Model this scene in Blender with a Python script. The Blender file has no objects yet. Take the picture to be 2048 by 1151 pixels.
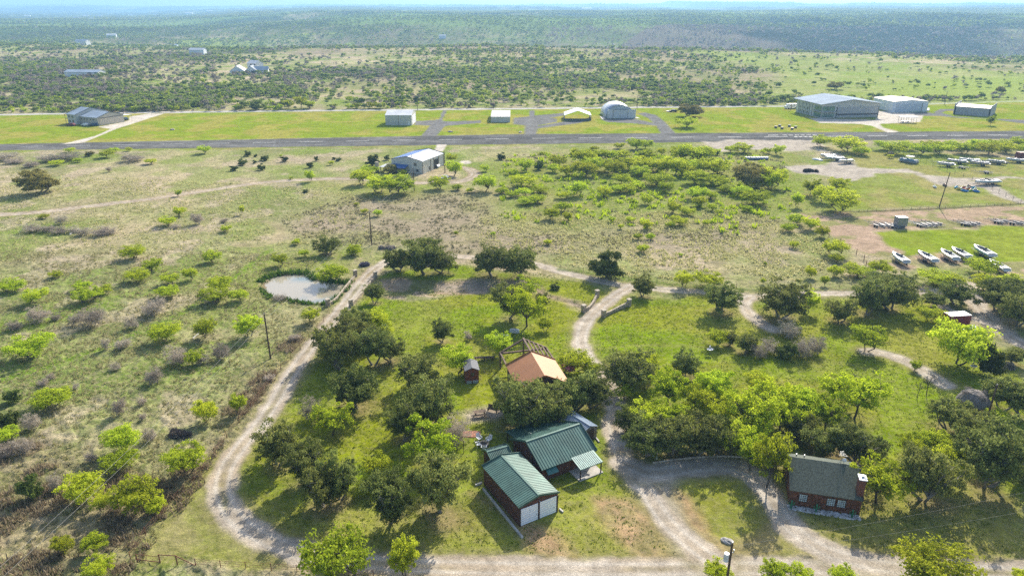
import bpy, bmesh, math, random
import numpy as np
from mathutils import Vector, Matrix
R = math.radians
C = bpy.context.scene.collection
S = bpy.context.scene
# ------------------------------------------------------------------ camera, sky, sun
CAM_H = 60.0; FPX = 1400.0; PITCH = math.atan(561.0 / 1400.0)
cam = bpy.data.cameras.new('camera'); camo = bpy.data.objects.new('camera', cam); C.objects.link(camo)
camo.location = (0, 0, CAM_H); camo.rotation_euler = (R(90) - PITCH, 0, 0)
cam.sensor_width = 36; cam.lens = FPX / 2048 * 36; cam.clip_start = 1; cam.clip_end = 60000
S.camera = camo
SUN_EL = R(33.5); SUN_AZ = R(24.5)     # sun stands ahead of the camera, a little to the side of +Y
W = bpy.data.worlds.new('World'); S.world = W; W.use_nodes = True
wn = W.node_tree; bg = wn.nodes['Background']
sky = wn.nodes.new('ShaderNodeTexSky'); sky.sky_type = 'NISHITA'; sky.sun_disc = False
sky.sun_elevation = SUN_EL; sky.sun_rotation = SUN_AZ; sky.air_density = 1.0; sky.dust_density = 3.0; sky.altitude = 300
wn.links.new(sky.outputs[0], bg.inputs[0]); bg.inputs[1].default_value = 0.15
sl = bpy.data.lights.new('sun', 'SUN'); so = bpy.data.objects.new('sun', sl); C.objects.link(so)
sl.energy = 4.7; sl.angle = R(0.6); sl.color = (1.0, 0.94, 0.82)
sdir = Vector((math.sin(SUN_AZ) * math.cos(SUN_EL), math.cos(SUN_AZ) * math.cos(SUN_EL), math.sin(SUN_EL)))
so.rotation_euler = sdir.to_track_quat('Z', 'Y').to_euler(); so.location = (100, 200, 150)
S.view_settings.view_transform = 'Standard'; S.view_settings.look = 'None'; S.view_settings.gamma = 1
S.view_settings.exposure = 0.70
S.render.engine = 'CYCLES'
S.cycles.max_bounces = 6; S.cycles.transparent_max_bounces = 6; S.cycles.diffuse_bounces = 3
S.cycles.volume_bounces = 1; S.cycles.use_denoising = False

# ------------------------------------------------------------------ measuring helpers
def G(px, py, z=0.0):
    """ground point (X, Y) that a 2048x1151 photo pixel shows, for a surface at height z"""
    dx = (px - 1024) / FPX; dy = -(py - 575.5) / FPX
    Dy = math.cos(PITCH) + dy * math.sin(PITCH); Dz = -math.sin(PITCH) + dy * math.cos(PITCH)
    t = (z - CAM_H) / Dz
    return (dx * t, Dy * t)
def mpp(py):
    """metres per photo pixel, across and up, for something standing at row py"""
    x, y = G(1024, py); d = y * math.cos(PITCH) + CAM_H * math.sin(PITCH)
    dep = math.atan2(CAM_H, y); off = math.atan((py - 575.5) / FPX)
    return d / FPX, math.hypot(y, CAM_H) * math.cos(off) ** 2 / (FPX * math.cos(dep))
rng = np.random.default_rng(7)
TAB = rng.random((256, 256))
def vnoise(x, y, s, k=0):
    x = np.asarray(x) / s + 17.3 * k + 1000; y = np.asarray(y) / s + 9.7 * k + 1000
    xi = np.floor(x).astype(int); yi = np.floor(y).astype(int)
    fx = x - xi; fy = y - yi; fx = fx * fx * (3 - 2 * fx); fy = fy * fy * (3 - 2 * fy)
    a = TAB[xi & 255, yi & 255]; b = TAB[(xi + 1) & 255, yi & 255]
    c = TAB[xi & 255, (yi + 1) & 255]; d = TAB[(xi + 1) & 255, (yi + 1) & 255]
    return (a * (1 - fx) + b * fx) * (1 - fy) + (c * (1 - fx) + d * fx) * fy
def fbm(x, y, s, k=0, o=4):
    t = 0; a = .5; n = 0
    for i in range(o):
        t = t + a * vnoise(x, y, s / 2 ** i, k + i * 3); n += a; a *= .5
    return t / n
def sstep(a, b, x):
    t = np.clip((x - a) / (b - a), 0, 1); return t * t * (3 - 2 * t)
def inpoly(x, y, P):
    r = np.zeros(x.shape, bool); n = len(P)
    for i in range(n):
        x1, y1 = P[i]; x2, y2 = P[(i + 1) % n]
        if y1 == y2: continue
        c = ((y1 > y) != (y2 > y)) & (x < (x2 - x1) * (y - y1) / (y2 - y1) + x1)
        r ^= c
    return r
def dline(x, y, L, closed=False, cap=None):
    """distance to a polyline"""
    best = np.full(x.shape, 1e9); n = len(L)
    for i in range(n if closed else n - 1):
        x1, y1 = L[i]; x2, y2 = L[(i + 1) % n]
        dx, dy = x2 - x1, y2 - y1; q = dx * dx + dy * dy + 1e-9
        t = np.clip(((x - x1) * dx + (y - y1) * dy) / q, 0, 1)
        best = np.minimum(best, (x - x1 - t * dx) ** 2 + (y - y1 - t * dy) ** 2)
    return np.sqrt(best)
def smooth(P, n=6):
    """Catmull-Rom through the points"""
    o = []; P = [P[0]] + list(P) + [P[-1]]
    for i in range(1, len(P) - 2):
        for k in range(n):
            t = k / n; a, b, c, d = (np.array(P[i + j]) for j in (-1, 0, 1, 2))
            o.append(tuple(.5 * (2 * b + (c - a) * t + (2 * a - 5 * b + 4 * c - d) * t * t + (3 * b - a - 3 * c + d) * t ** 3)))
    o.append(tuple(P[-2])); return o
def PX(s, z=0):
    return [G(*map(float, q.split(',')), z) for q in s.split()]

# ------------------------------------------------------------------ mesh builder, naming
class MB:
    def __init__(s): s.v = []; s.f = []
    def add(s, vs, fs):
        o = len(s.v); s.v += [tuple(v) for v in vs]; s.f += [tuple(i + o for i in f) for f in fs]
    def box(s, cx, cy, cz, sx, sy, sz, rz=0, M=None):
        vs = []
        for z in (-.5, .5):
            for x, y in ((-.5, -.5), (.5, -.5), (.5, .5), (-.5, .5)):
                X, Y = x * sx, y * sy; X, Y = X * math.cos(rz) - Y * math.sin(rz), X * math.sin(rz) + Y * math.cos(rz)
                p = Vector((cx + X, cy + Y, cz + z * sz)); vs.append(M @ p if M else p)
        s.add(vs, [(3, 2, 1, 0), (4, 5, 6, 7), (0, 1, 5, 4), (1, 2, 6, 5), (2, 3, 7, 6), (3, 0, 4, 7)]); return s
    def slab(s, q, t):
        """four corners of the upper face (counter-clockwise from above), thickness t downwards along the normal"""
        q = [Vector(p) for p in q]; n = (q[1] - q[0]).cross(q[3] - q[0]).normalized() * t
        s.add(list(q) + [p - n for p in q], [(0, 1, 2, 3), (7, 6, 5, 4), (0, 4, 5, 1), (1, 5, 6, 2), (2, 6, 7, 3), (3, 7, 4, 0)]); return s
    def prism(s, poly, z0, z1):
        n = len(poly); s.add([(x, y, z0) for x, y in poly] + [(x, y, z1) for x, y in poly],
            [tuple(range(n - 1, -1, -1)), tuple(range(n, 2 * n))] + [(i, (i + 1) % n, n + (i + 1) % n, n + i) for i in range(n)]); return s
    def tube(s, pts, rad, n=6, cap=True):
        pts = [Vector(p) for p in pts]; rad = rad if isinstance(rad, (list, tuple)) else [rad] * len(pts)
        o = len(s.v); prev = None
        for i, p in enumerate(pts):
            t = (pts[min(i + 1, len(pts) - 1)] - pts[max(i - 1, 0)]).normalized()
            a = t.orthogonal().normalized() if prev is None else (prev - t * prev.dot(t)).normalized()
            prev = a; b = t.cross(a)
            for k in range(n):
                w = 2 * math.pi * k / n; s.v.append(tuple(p + (a * math.cos(w) + b * math.sin(w)) * rad[i]))
        for i in range(len(pts) - 1):
            for k in range(n):
                s.f.append((o + i * n + k, o + i * n + (k + 1) % n, o + (i + 1) * n + (k + 1) % n, o + (i + 1) * n + k))
        if cap:
            s.f.append(tuple(o + k for k in range(n - 1, -1, -1))); s.f.append(tuple(o + (len(pts) - 1) * n + k for k in range(n)))
        return s
    def ball(s, c, r, nu=10, nv=6, sq=(1, 1, 1), jit=0, seed=0):
        rr = random.Random(seed); o = len(s.v)
        for j in range(nv + 1):
            ph = math.pi * j / nv
            for i in range(nu):
                th = 2 * math.pi * i / nu; k = 1 + rr.uniform(-jit, jit)
                s.v.append((c[0] + r * k * sq[0] * math.sin(ph) * math.cos(th), c[1] + r * k * sq[1] * math.sin(ph) * math.sin(th), c[2] + r * k * sq[2] * math.cos(ph)))
        for j in range(nv):
            for i in range(nu):
                s.f.append((o + j * nu + i, o + (j + 1) * nu + i, o + (j + 1) * nu + (i + 1) % nu, o + j * nu + (i + 1) % nu))
        return s
    def build(s, name, mat, parent=None, smooth=False, kind=None):
        me = bpy.data.meshes.new(name); me.from_pydata(s.v, [], s.f); me.materials.append(mat); me.validate()
        if smooth: me.polygons.foreach_set('use_smooth', [True] * len(me.polygons))
        o = bpy.data.objects.new(name, me); C.objects.link(o); o.parent = parent
        if kind: o['kind'] = kind
        return o
def tag(o, label=None, cat=None, group=None, kind=None):
    if label: o['label'] = label
    if cat: o['category'] = cat
    if group: o['group'] = group
    if kind: o['kind'] = kind
    return o
def thing(name, label, cat, x=0, y=0, z=0, rz=0, group=None):
    o = bpy.data.objects.new(name, None); C.objects.link(o); o.location = (x, y, z); o.rotation_euler = (0, 0, rz)
    o.empty_display_size = .2
    return tag(o, label, cat, group)
def copy_tree(o, parent=None):
    c = o.copy(); C.objects.link(c); c.parent = parent
    for ch in o.children: copy_tree(ch, c)
    return c
def raw_mesh(name, V, F, mat, parent=None, attrs=None, smooth=False, kind=None, nper=4):
    """fast mesh from numpy arrays, all faces with nper corners"""
    me = bpy.data.meshes.new(name); V = np.ascontiguousarray(V, np.float32); F = np.ascontiguousarray(F, np.int32).reshape(-1)
    nf = len(F) // nper; me.vertices.add(len(V)); me.vertices.foreach_set('co', V.ravel())
    me.loops.add(len(F)); me.loops.foreach_set('vertex_index', F)
    me.polygons.add(nf); me.polygons.foreach_set('loop_start', np.arange(0, nf * nper, nper, dtype=np.int32))
    if smooth: me.polygons.foreach_set('use_smooth', np.ones(nf, bool))
    me.materials.append(mat)
    for k, a in (attrs or {}).items():
        if a.ndim == 1:
            at = me.attributes.new(k, 'FLOAT', 'POINT'); at.data.foreach_set('value', a.astype(np.float32))
        else:
            at = me.attributes.new(k, 'FLOAT_COLOR', 'POINT')
            at.data.foreach_set('color', np.concatenate([a, np.ones((len(a), 1))], 1).astype(np.float32).ravel())
    me.update(calc_edges=True)
    o = bpy.data.objects.new(name, me); C.objects.link(o); o.parent = parent
    if kind: o['kind'] = kind
    return o

# ------------------------------------------------------------------ materials
MATS = {}
def nodes(name):
    m = bpy.data.materials.new(name); m.use_nodes = True; t = m.node_tree; b = t.nodes['Principled BSDF']
    return m, t, b, t.links
def mat(name, col, rough=.6, metal=0, var=.12, scale=3.0, stripes=None, spec=.4, bump=0.0, dirt=None):
    """plain procedural material: noise-varied colour; stripes=(axis, per metre, depth) corrugation bump"""
    if name in MATS: return MATS[name]
    m, t, b, L = nodes(name); MATS[name] = m
    tc = t.nodes.new('ShaderNodeTexCoord'); n = t.nodes.new('ShaderNodeTexNoise'); n.inputs['Scale'].default_value = scale
    n.inputs['Detail'].default_value = 6; L.new(tc.outputs['Object'], n.inputs['Vector'])
    mx = t.nodes.new('ShaderNodeMix'); mx.data_type = 'RGBA'
    d = dirt or tuple(c * (1 - 2 * var) for c in col); l = tuple(min(1, c * (1 + var)) for c in col)
    mx.inputs[6].default_value = (*d, 1); mx.inputs[7].default_value = (*l, 1)
    rp = t.nodes.new('ShaderNodeMapRange'); rp.inputs[1].default_value = .3; rp.inputs[2].default_value = .65
    L.new(n.outputs[0], rp.inputs[0]); L.new(rp.outputs[0], mx.inputs[0]); L.new(mx.outputs[2], b.inputs['Base Color'])
    b.inputs['Roughness'].default_value = rough; b.inputs['Metallic'].default_value = metal
    b.inputs['Specular IOR Level'].default_value = spec
    if stripes:
        sp = t.nodes.new('ShaderNodeSeparateXYZ'); L.new(tc.outputs['Object'], sp.inputs[0])
        ma = t.nodes.new('ShaderNodeMath'); ma.operation = 'MULTIPLY'; ma.inputs[1].default_value = stripes[1] * 2 * math.pi
        L.new(sp.outputs['XYZ'.index(stripes[0])], ma.inputs[0])
        si = t.nodes.new('ShaderNodeMath'); si.operation = 'SINE'; L.new(ma.outputs[0], si.inputs[0])
        bp = t.nodes.new('ShaderNodeBump'); bp.inputs['Distance'].default_value = stripes[2]; bp.inputs['Strength'].default_value = 1
        L.new(si.outputs[0], bp.inputs['Height']); L.new(bp.outputs[0], b.inputs['Normal'])
    elif bump:
        bp = t.nodes.new('ShaderNodeBump'); bp.inputs['Distance'].default_value = bump
        L.new(n.outputs[0], bp.inputs['Height']); L.new(bp.outputs[0], b.inputs['Normal'])
    return m
def leafmat(name, c1, c2, trans=.4, dark=None):
    """foliage: two tones by the leaf's own tint, a third by tree, some light let through"""
    if name in MATS: return MATS[name]
    m, t, b, L = nodes(name); MATS[name] = m
    a = t.nodes.new('ShaderNodeAttribute'); a.attribute_name = 'tint'
    mx = t.nodes.new('ShaderNodeMix'); mx.data_type = 'RGBA'; mx.inputs[6].default_value = (*c1, 1); mx.inputs[7].default_value = (*c2, 1)
    L.new(a.outputs['Fac'], mx.inputs[0])
    oi = t.nodes.new('ShaderNodeObjectInfo'); hs = t.nodes.new('ShaderNodeHueSaturation')
    r1 = t.nodes.new('ShaderNodeMapRange'); r1.inputs[3].default_value = .495; r1.inputs[4].default_value = .52
    r2 = t.nodes.new('ShaderNodeMapRange'); r2.inputs[3].default_value = .76; r2.inputs[4].default_value = 1.28
    mm = t.nodes.new('ShaderNodeMath'); mm.operation = 'MULTIPLY'; mm.inputs[1].default_value = 7.13
    fr = t.nodes.new('ShaderNodeMath'); fr.operation = 'FRACT'
    L.new(oi.outputs['Random'], r1.inputs[0]); L.new(oi.outputs['Random'], mm.inputs[0]); L.new(mm.outputs[0], fr.inputs[0]); L.new(fr.outputs[0], r2.inputs[0])
    L.new(r1.outputs[0], hs.inputs['Hue']); L.new(r2.outputs[0], hs.inputs['Value']); L.new(mx.outputs[2], hs.inputs['Color'])
    L.new(hs.outputs[0], b.inputs['Base Color']); b.inputs['Roughness'].default_value = .7; b.inputs['Specular IOR Level'].default_value = .04
    tr = t.nodes.new('ShaderNodeBsdfTranslucent'); L.new(hs.outputs[0], tr.inputs[0])
    ms = t.nodes.new('ShaderNodeMixShader'); ms.inputs[0].default_value = trans
    L.new(b.outputs[0], ms.inputs[1]); L.new(tr.outputs[0], ms.inputs[2]); L.new(ms.outputs[0], t.nodes['Material Output'].inputs[0])
    return m
# x, y of the foot, width, height (photo pixels; height optional)
T = {
'oak': '749,606,42,42 682,737,84,80 748,730,85,78 703,702,85,72 783,722,60,60 662,716,70,66 710,672,72,62 735,690,60,50 716,818,102,86 839,778,96,70 886,683,46,50 805,882,72,88 862,852,112,92 1016,636,75,74 1256,778,108,78 1372,753,62,50 1150,816,92,78 1184,813,84,68 1046,850,118,98 1105,852,88,74 1020,815,70,60 1290,908,98,66 1340,905,90,74 1392,908,94,78 1440,902,86,74 1260,862,70,55 '
       '555,929,92,86 609,968,92,84 651,1012,94,84 680,1000,80,92 781,1041,102,98 880,1028,124,112 1710,921,104,76 1640,908,84,64 1678,643,62,52 1731,629,74,76 1782,619,96,72 1560,636,104,78 1862,612,50,30 1912,609,70,50 1990,622,84,64 2032,652,80,72 2018,600,70,44 1446,625,80,62 1287,592,50,42 1459,688,32,26 1490,704,46,40 800,541,66,50 850,546,92,72 885,545,64,52 986,552,82,62 1034,555,82,66 656,508,56,36 '
       '2002,822,92,72 2042,832,66,62 1895,860,84,64 1938,884,80,62 1849,999,122,112 1971,970,142,122 1948,905,92,72 2042,955,70,76 2020,905,80,60 1085,617,30,34 1545,925,60,60 1763,579,90,30 1808,578,60,26 2030,728,46,32 1600,880,70,50',
'mesq': '718,700,40,32 640,952,46,38 1250,800,44,36 1100,800,40,30 1590,860,60,50 1840,900,50,40 1990,850,44,36 748,664,62,50 768,672,42,30 690,684,40,32 997,708,58,52 914,742,68,54 1287,748,64,48 1427,774,58,34 1511,782,58,42 1292,860,82,58 1150,742,68,44 1185,752,46,32 1458,908,68,74 757,957,56,52 735,987,38,30 677,1164,134,104 813,1154,64,84 1731,702,68,54 1910,728,128,90 1620,624,36,50 1895,962,82,72 1865,902,62,44 1432,1168,60,46 1549,1172,64,50 1598,1168,44,40 1680,1176,56,50 1865,1178,168,74 2040,1166,40,30 1432,690,46,34 1090,660,32,28 665,562,64,38 709,508,30,22 560,531,32,28 607,513,22,16 594,484,12,8 624,644,38,30 1830,740,24,22 '
       '268,516,50,28 361,432,27,22 336,451,36,20 358,392,14,14 454,463,24,14 485,429,10,22 427,523,38,26 308,539,40,24 276,562,48,26 381,560,30,28 341,568,38,24 440,582,50,32 112,555,28,14 23,582,56,24 167,578,36,18 88,437,22,10 177,602,56,28 76,605,50,30 211,587,28,18 334,594,48,24 65,712,88,42 334,681,66,38 414,675,46,42 500,675,56,50 430,605,56,30 477,602,40,26 393,727,42,28 104,812,78,36 412,842,52,45 480,826,34,45 247,902,74,52 242,938,74,38 167,1002,86,56 208,1022,44,40 279,1019,92,66 315,1029,42,38 375,949,82,60 128,1105,44,36 195,1102,52,38 203,1154,62,40 12,882,50,28 '
       '620,363,22,26 663,330,12,10 583,359,9,7 562,314,8,6 724,369,45,35 761,385,60,40 792,388,60,42 813,385,40,30 740,346,40,16 805,351,20,14 907,351,36,34 880,377,45,28 914,380,24,13 969,382,48,38 940,385,18,10 1003,388,26,14 969,343,20,15 714,410,12,6 729,427,15,11 755,432,20,15 592,489,16,11 708,511,30,18 912,471,10,11 986,471,12,9 '
       '1050,344,24,23 1113,331,32,18 1024,349,26,12 1109,344,22,14 1163,328,44,28 1137,352,32,20 1169,352,40,26 1182,339,30,22 1200,321,30,20 1221,321,30,18 1245,318,30,16 1203,342,36,22 1227,349,40,26 1250,339,30,22 1277,342,40,26 1293,321,30,20 1269,299,30,20 1293,297,24,15 1239,297,18,10 1188,301,16,8 1322,310,16,13 1351,302,18,9 1373,299,18,10 1308,342,40,22 1282,352,34,18 1327,347,36,24 1348,349,40,32 1366,321,40,24 1385,323,46,28 1406,321,40,24 1395,347,44,24 1419,352,44,30 1440,347,34,26 1372,352,34,18 1395,368,44,24 1047,373,45,20 1021,394,24,14 1045,392,26,14 1082,386,30,12 1008,386,20,12 1053,408,30,12 1074,405,28,13 1156,392,30,26 1127,397,24,12 1208,394,26,18 1232,386,26,14 1250,384,34,14 1293,408,24,16 1274,379,22,14 1243,368,34,18 1316,371,46,22 1332,384,26,18 1348,426,22,22 1374,429,26,14 1398,413,24,18 1393,397,34,20 1417,397,26,14 1422,421,18,12 1105,439,28,20 1124,423,28,16 1134,442,16,16 1095,489,18,12 1274,479,20,14 1300,479,22,14 1285,505,26,18 1293,458,20,16 1340,455,16,10 1356,450,30,14 1261,444,16,10 1224,444,12,10 1242,458,10,9 1369,574,42,34 1414,574,60,32 1361,513,10,8 1411,450,12,8 1438,429,14,9 1472,458,8,6 1525,568,12,14 1530,531,8,9 1511,408,50,24 1482,392,34,18 1493,423,18,11 1453,384,30,12 1432,371,40,16 1535,379,30,30 1464,305,24,12 1485,305,30,16 1535,307,14,10 '
       '1544,375,40,34 1645,403,34,28 1677,422,56,36 1593,414,20,26 1590,448,30,18 1619,458,30,22 1643,474,30,26 1577,463,26,14 1669,510,48,34 1670,523,30,18 1588,495,20,14 1669,552,34,24 1619,555,24,26 1703,534,18,12 1710,552,55,22 1731,552,40,18 1760,547,50,28 1648,570,18,22 1961,547,64,32 1971,580,62,36 1867,568,70,28 1903,570,50,24 2023,582,60,36 1557,310,20,18 1645,294,34,20 1695,302,50,26 1720,310,30,16 1372,255,46,24 141,304,22,10 216,315,32,18 229,304,20,10 258,302,14,9 115,331,30,12 409,307,28,18 156,325,18,10 300,328,26,12 1858,642,52,32 '
       '1768,300,42,20 1790,308,42,24 1814,299,40,20 1838,309,44,26 1860,299,40,20 1882,309,44,25 1906,298,40,20 1928,308,46,26 1952,297,42,22 1972,308,44,25 1996,297,42,22 2016,306,40,24 2040,296,44,24 2056,308,40,22 1780,316,14,9',
'elm': '1335,862,80,60 1420,800,80,60 1478,842,84,64 1668,800,80,60 1300,768,62,50 1520,912,70,60 1372,884,60,50 1815,915,60,50 1337,814,88,78 665,870,90,66 865,932,112,88 1054,652,90,84 1545,828,92,78 1500,872,112,88 1708,838,104,94 1560,856,92,78 1612,842,80,66 1752,1004,122,88 1533,974,84,120 1052,597,62,42 898,545,36,32 1990,588,60,38 1390,828,80,62 1440,850,70,60 1600,818,70,50 1650,850,80,60 1500,940,60,70 904,325,26,21 1082,315,20,13 578,217,26,20 602,217,28,28 617,217,30,18 542,220,16,10 667,217,20,11 701,204,20,13 714,217,24,12 745,217,26,15 760,217,26,13 1980,251,20,22 1619,390,38,34 1677,388,52,36',
'cedar': '27,804,32,28 20,850,44,34 66,997,44,54 485,330,20,14 469,341,18,11 495,312,15,12 511,314,8,7 510,327,9,8 519,337,8,8 529,321,18,13 523,340,16,15 570,323,16,12 621,335,14,14 633,322,10,11 668,319,8,7 677,322,12,8 745,331,30,26 775,320,13,12 1002,319,18,16 612,385,13,7 818,344,18,24 1079,339,20,22 1216,556,72,60 1109,578,22,13 1979,748,52,72 1572,715,44,38 1757,614,42,32 1502,700,22,26 513,220,26,20 482,217,20,17 261,212,8,7 1432,205,14,9 1445,199,15,11 1506,185,13,9 1224,171,25,13 1263,180,9,8 1163,125,11,12 832,204,14,14 1430,310,18,15',
'olive': '78,386,76,48 1501,373,72,48 1524,362,50,34 1381,233,50,27 1669,179,33,17 780,348,26,22 180,312,20,10 2001,186,18,14',
'bare': '622,836,48,46 915,885,56,60 1606,712,52,42 1575,672,48,38 1535,706,42,32 1630,705,40,34 1516,716,34,28 16,320,50,17 33,326,40,14 63,334,30,15 96,323,42,16 136,320,62,17 266,323,48,18 218,344,12,12 63,464,42,18 96,464,34,16 117,467,36,16 149,464,26,14 167,470,32,16 201,470,42,20 222,467,32,15 396,448,28,27 448,445,18,9 125,448,26,20 81,644,46,36 188,652,56,40 154,649,28,24 263,657,30,26 310,628,50,34 214,699,18,26 248,696,36,22 355,727,46,42 310,764,38,36 242,829,30,38 284,808,20,20 287,839,16,16 443,717,38,32 407,727,28,22 65,858,38,32 102,759,16,14 86,769,22,14 112,641,22,18 427,605,36,26 16,912,42,28 52,904,40,32 115,982,34,40 182,922,26,20 1781,311,12,10 1839,201,8,11 560,600,30,12 935,680,18,22 352,456,24,9 300,880,30,24 30,660,34,22 590,680,26,14 540,760,24,12 150,780,22,14 230,740,24,16',
'dead': '1834,796,22,46 1853,788,30,52 1712,800,60,74 149,466,20,12 1968,812,36,52 592,605,14,16 655,606,10,9',
}
# ------------------------------------------------------------------ ground layout (photo pixels -> metres)
ROADS = {  # name: (points, half width, kind)
 'drive_left': (smooth(PX('905,512 850,512 800,515 772,524 748,540 729,558 702,592 674,627 642,667 612,706 581,750 551,800 517,850 482,892 452,937 445,982 466,1030 512,1066 565,1092 625,1110 720,1122 830,1130 950,1134 1150,1137 1350,1137 1600,1134 1850,1138 2070,1147')), 1.75, 't'),
 'drive_top': (smooth(PX('905,512 950,515 1010,520 1075,530 1130,545 1185,558 1240,570 1300,576 1345,580 1420,584 1500,592 1560,592 1640,587 1720,586 1800,584 1890,580 1940,566 1970,552')), 1.7, 't'),
 'drive_curve': (smooth(PX('1262,572 1226,594 1192,622 1170,650 1163,682 1174,712 1200,742 1222,772 1228,802 1228,842 1238,892 1256,932 1292,980 1332,1040 1385,1090 1440,1128')), 1.7, 'g'),
 'drive_loop': (smooth(PX('1250,925 1300,945 1360,938 1430,932 1490,940 1524,968 1556,1020 1596,1066 1660,1104 1740,1126 1800,1136')), 2.0, 'g'),
 'drive_right': (smooth(PX('1940,566 1946,590 1964,622 1990,650 2030,678 2080,704')), 2.2, 'g'),
 'drive_shed': (smooth(PX('1880,612 1915,628 1960,640 1985,650')), 1.6, 'g'),
 'drive_short': (smooth(PX('1500,594 1488,606 1500,628 1530,650 1545,658')), 1.5, 'g'),
 'drive_low': (smooth(PX('1730,702 1768,706 1800,718 1850,742 1890,770')), 1.5, 'g'),
 'track_far': (smooth(PX('-20,430 80,424 180,412 300,398 420,380 500,368 560,362 640,358 700,357 760,361 830,365 900,365 930,360 948,350 942,340 925,335')), 2.2, 't'),
 'track_loop': (smooth(PX('470,490 530,490 560,470 556,452 530,442')), 1.3, 'f'),
 'county_road': (PX('-300,234 0,229.5 200,226 500,222.5 800,219.5 1024,217.5 1300,214.5 1550,212.5 1700,211 1850,208 2048,202 2400,190'), 3.1, 'c'),
 'path_far': (PX('445,152 470,148 520,136'), 2.5, 'f'),
}
RW_A = PX('-900,304 0,297.5 1024,286.5 2048,275.5 3000,265'); RW_B = PX('-900,297 0,291 1024,273 2048,262 3000,252')
AREAS = {  # name: (polygon, class)
 'runway': (PX('-900,308 0,301 1024,288.5 2048,277.5 3000,267') + PX('3000,251 2048,262 1024,268.5 0,288.5 -900,295'), 'runway'),
 'tax1': (PX('842,272 871,239 879,239 885,221 894,221 884,240 890,243 961,241 961,246 890,252 873,272'), 'taxiway'),
 'tax1b': (PX('831,242 884,240 884,252 828,250'), 'taxiway'),
 'tax2': (PX('1049,270 1050,251 1026,248 1026,236 1058,233 1060,221 1068,221 1069,231 1128,226 1128,231 1100,236 1113,237 1113,244 1080,250 1076,251 1073,269'), 'taxiway'),
 'tax2b': (PX('1076,252 1130,243 1180,240 1160,246 1077,257'), 'taxiway'),
 'tax3': (PX('1322,268 1312,250 1296,236 1275,227 1290,225 1312,230 1330,244 1352,267'), 'taxiway'),
 'tax3b': (PX('1200,238 1262,236 1312,247 1316,252 1270,247 1215,244'), 'taxiway'),
 'apron1': (PX('196,254 248,244 258,240 260,233 300,227 330,227 300,236 270,246 232,258 170,284 150,287 125,288 190,272 222,258'), 'concrete'),
 'apron2': (PX('1640,246 1590,222 1622,236 1752,240 1756,222 1775,222 1850,226 1840,244 1815,246 1795,246 1758,248 1768,256 1800,264 1775,265 1745,252 1720,248'), 'concrete'),
 'loopr': (PX('1826,226 1850,224 1910,233 1950,236 2048,240 2100,250 2100,256 2040,246 1980,238 1920,236 1880,232 1830,231'), 'taxiway'),
 'loopr2': (PX('1868,224 1880,218 1925,218 1925,221 1890,222 1884,226 1905,231 1890,232 1872,229'), 'taxiway'),
 'paved1': (PX('880,289 888,289 895,289 893,290 886,303 868,303 874,289'), 'concrete'),
 'pad': (PX('917,325 924,321 938,321 944,325 938,328 924,328'), 'concrete'),
 'lot1': (PX('1405,282 1620,279 1625,300 1580,300 1430,302'), 'gravel'),
 'lot2': (PX('1592,280 1625,279 1660,300 1700,322 1720,334 1810,336 1850,352 2048,355 2048,359 1935,362 1990,368 2010,378 2048,400 2048,412 2000,392 1960,376 1900,372 1880,368 1830,350 1750,347 1742,356 1700,360 1650,350 1590,345 1568,334 1640,330 1672,322 1660,310 1610,292'), 'gravel'),
 'wash': (PX('752,565 800,561 880,560 950,556 1020,556 1060,555 1085,568 1100,590 1120,596 1150,603 1178,615 1165,622 1130,606 1092,598 1060,580 1012,584 980,588 915,590 850,594 770,592 752,585'), 'dirt'),
 'junction': (PX('1248,925 1300,938 1370,938 1346,965 1347,992 1382,1050 1440,1098 1520,1122 1520,1150 1330,1150 1362,1112 1345,1072 1292,1010 1256,965'), 'gravel'),
 'dirt1': (PX('1590,428 1660,423 2060,412 2060,452 1990,452 1920,455 1830,458 1745,464 1795,502 1790,508 1730,508 1690,488 1640,460'), 'dirt'),
 'dirt2': (PX('1775,515 1800,512 1830,533 1800,540 1770,530'), 'dirt'),
 'dirt3': (PX('1822,515 1850,512 1886,530 1850,535'), 'dirt'),
 'dirt4': (PX('1868,508 1900,505 1945,528 1890,530'), 'dirt'),
 'dirt5': (PX('1985,522 2060,520 2060,546 2000,546'), 'dirt'),
 'firedirt': (PX('1180,1000 1260,1000 1330,1060 1345,1100 1300,1112 1240,1060 1190,1030'), 'dead'),
 'dead2': (PX('1440,1070 1540,1060 1560,1100 1480,1110'), 'dead'),
 'dead4': (PX('1352,975 1372,985 1420,1060 1470,1092 1440,1098 1380,1050 1347,992'), 'dead'),
 'dead3': (PX('950,985 1080,1115 1180,1125 1110,1070 1010,1040'), 'dead'),
 'flag': (PX('925,832 960,815 1000,795 1030,800 1020,830 985,842 940,846'), 'flag'),
}
POND = smooth(PX('527,563 536,557 551,550 570,547 592,546 610,547 624,554 643,558 661,561 683,563 694,564 686,576 672,591 659,601 639,604 614,603 593,600 573,595 551,594 536,585 527,574'), 3)
POND = POND[:-1]
LAWN = [PX('752,560 800,545 905,523 1000,540 1075,545 1180,570 1262,600 1420,592 1500,600 1640,597 1800,592 1880,600 1950,670 2060,740 2060,1125 1780,1120 1680,1095 1560,1010 1500,940 1260,940 1300,1000 1370,1095 1340,1122 900,1122 620,1100 500,1050 456,985 496,892 565,800 655,680 715,608'),
        PX('1262,940 1500,948 1610,1080 1700,1118 1440,1122 1330,1020'), PX('280,1112 340,1025 420,930 470,880 440,960 470,1050 620,1118 500,1132 300,1128')]
AIR = [PX('-900,296 0,288 1024,268 2048,262 3000,250 3000,180 2048,203 1550,213 1024,219 0,231 -900,238')]
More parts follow.
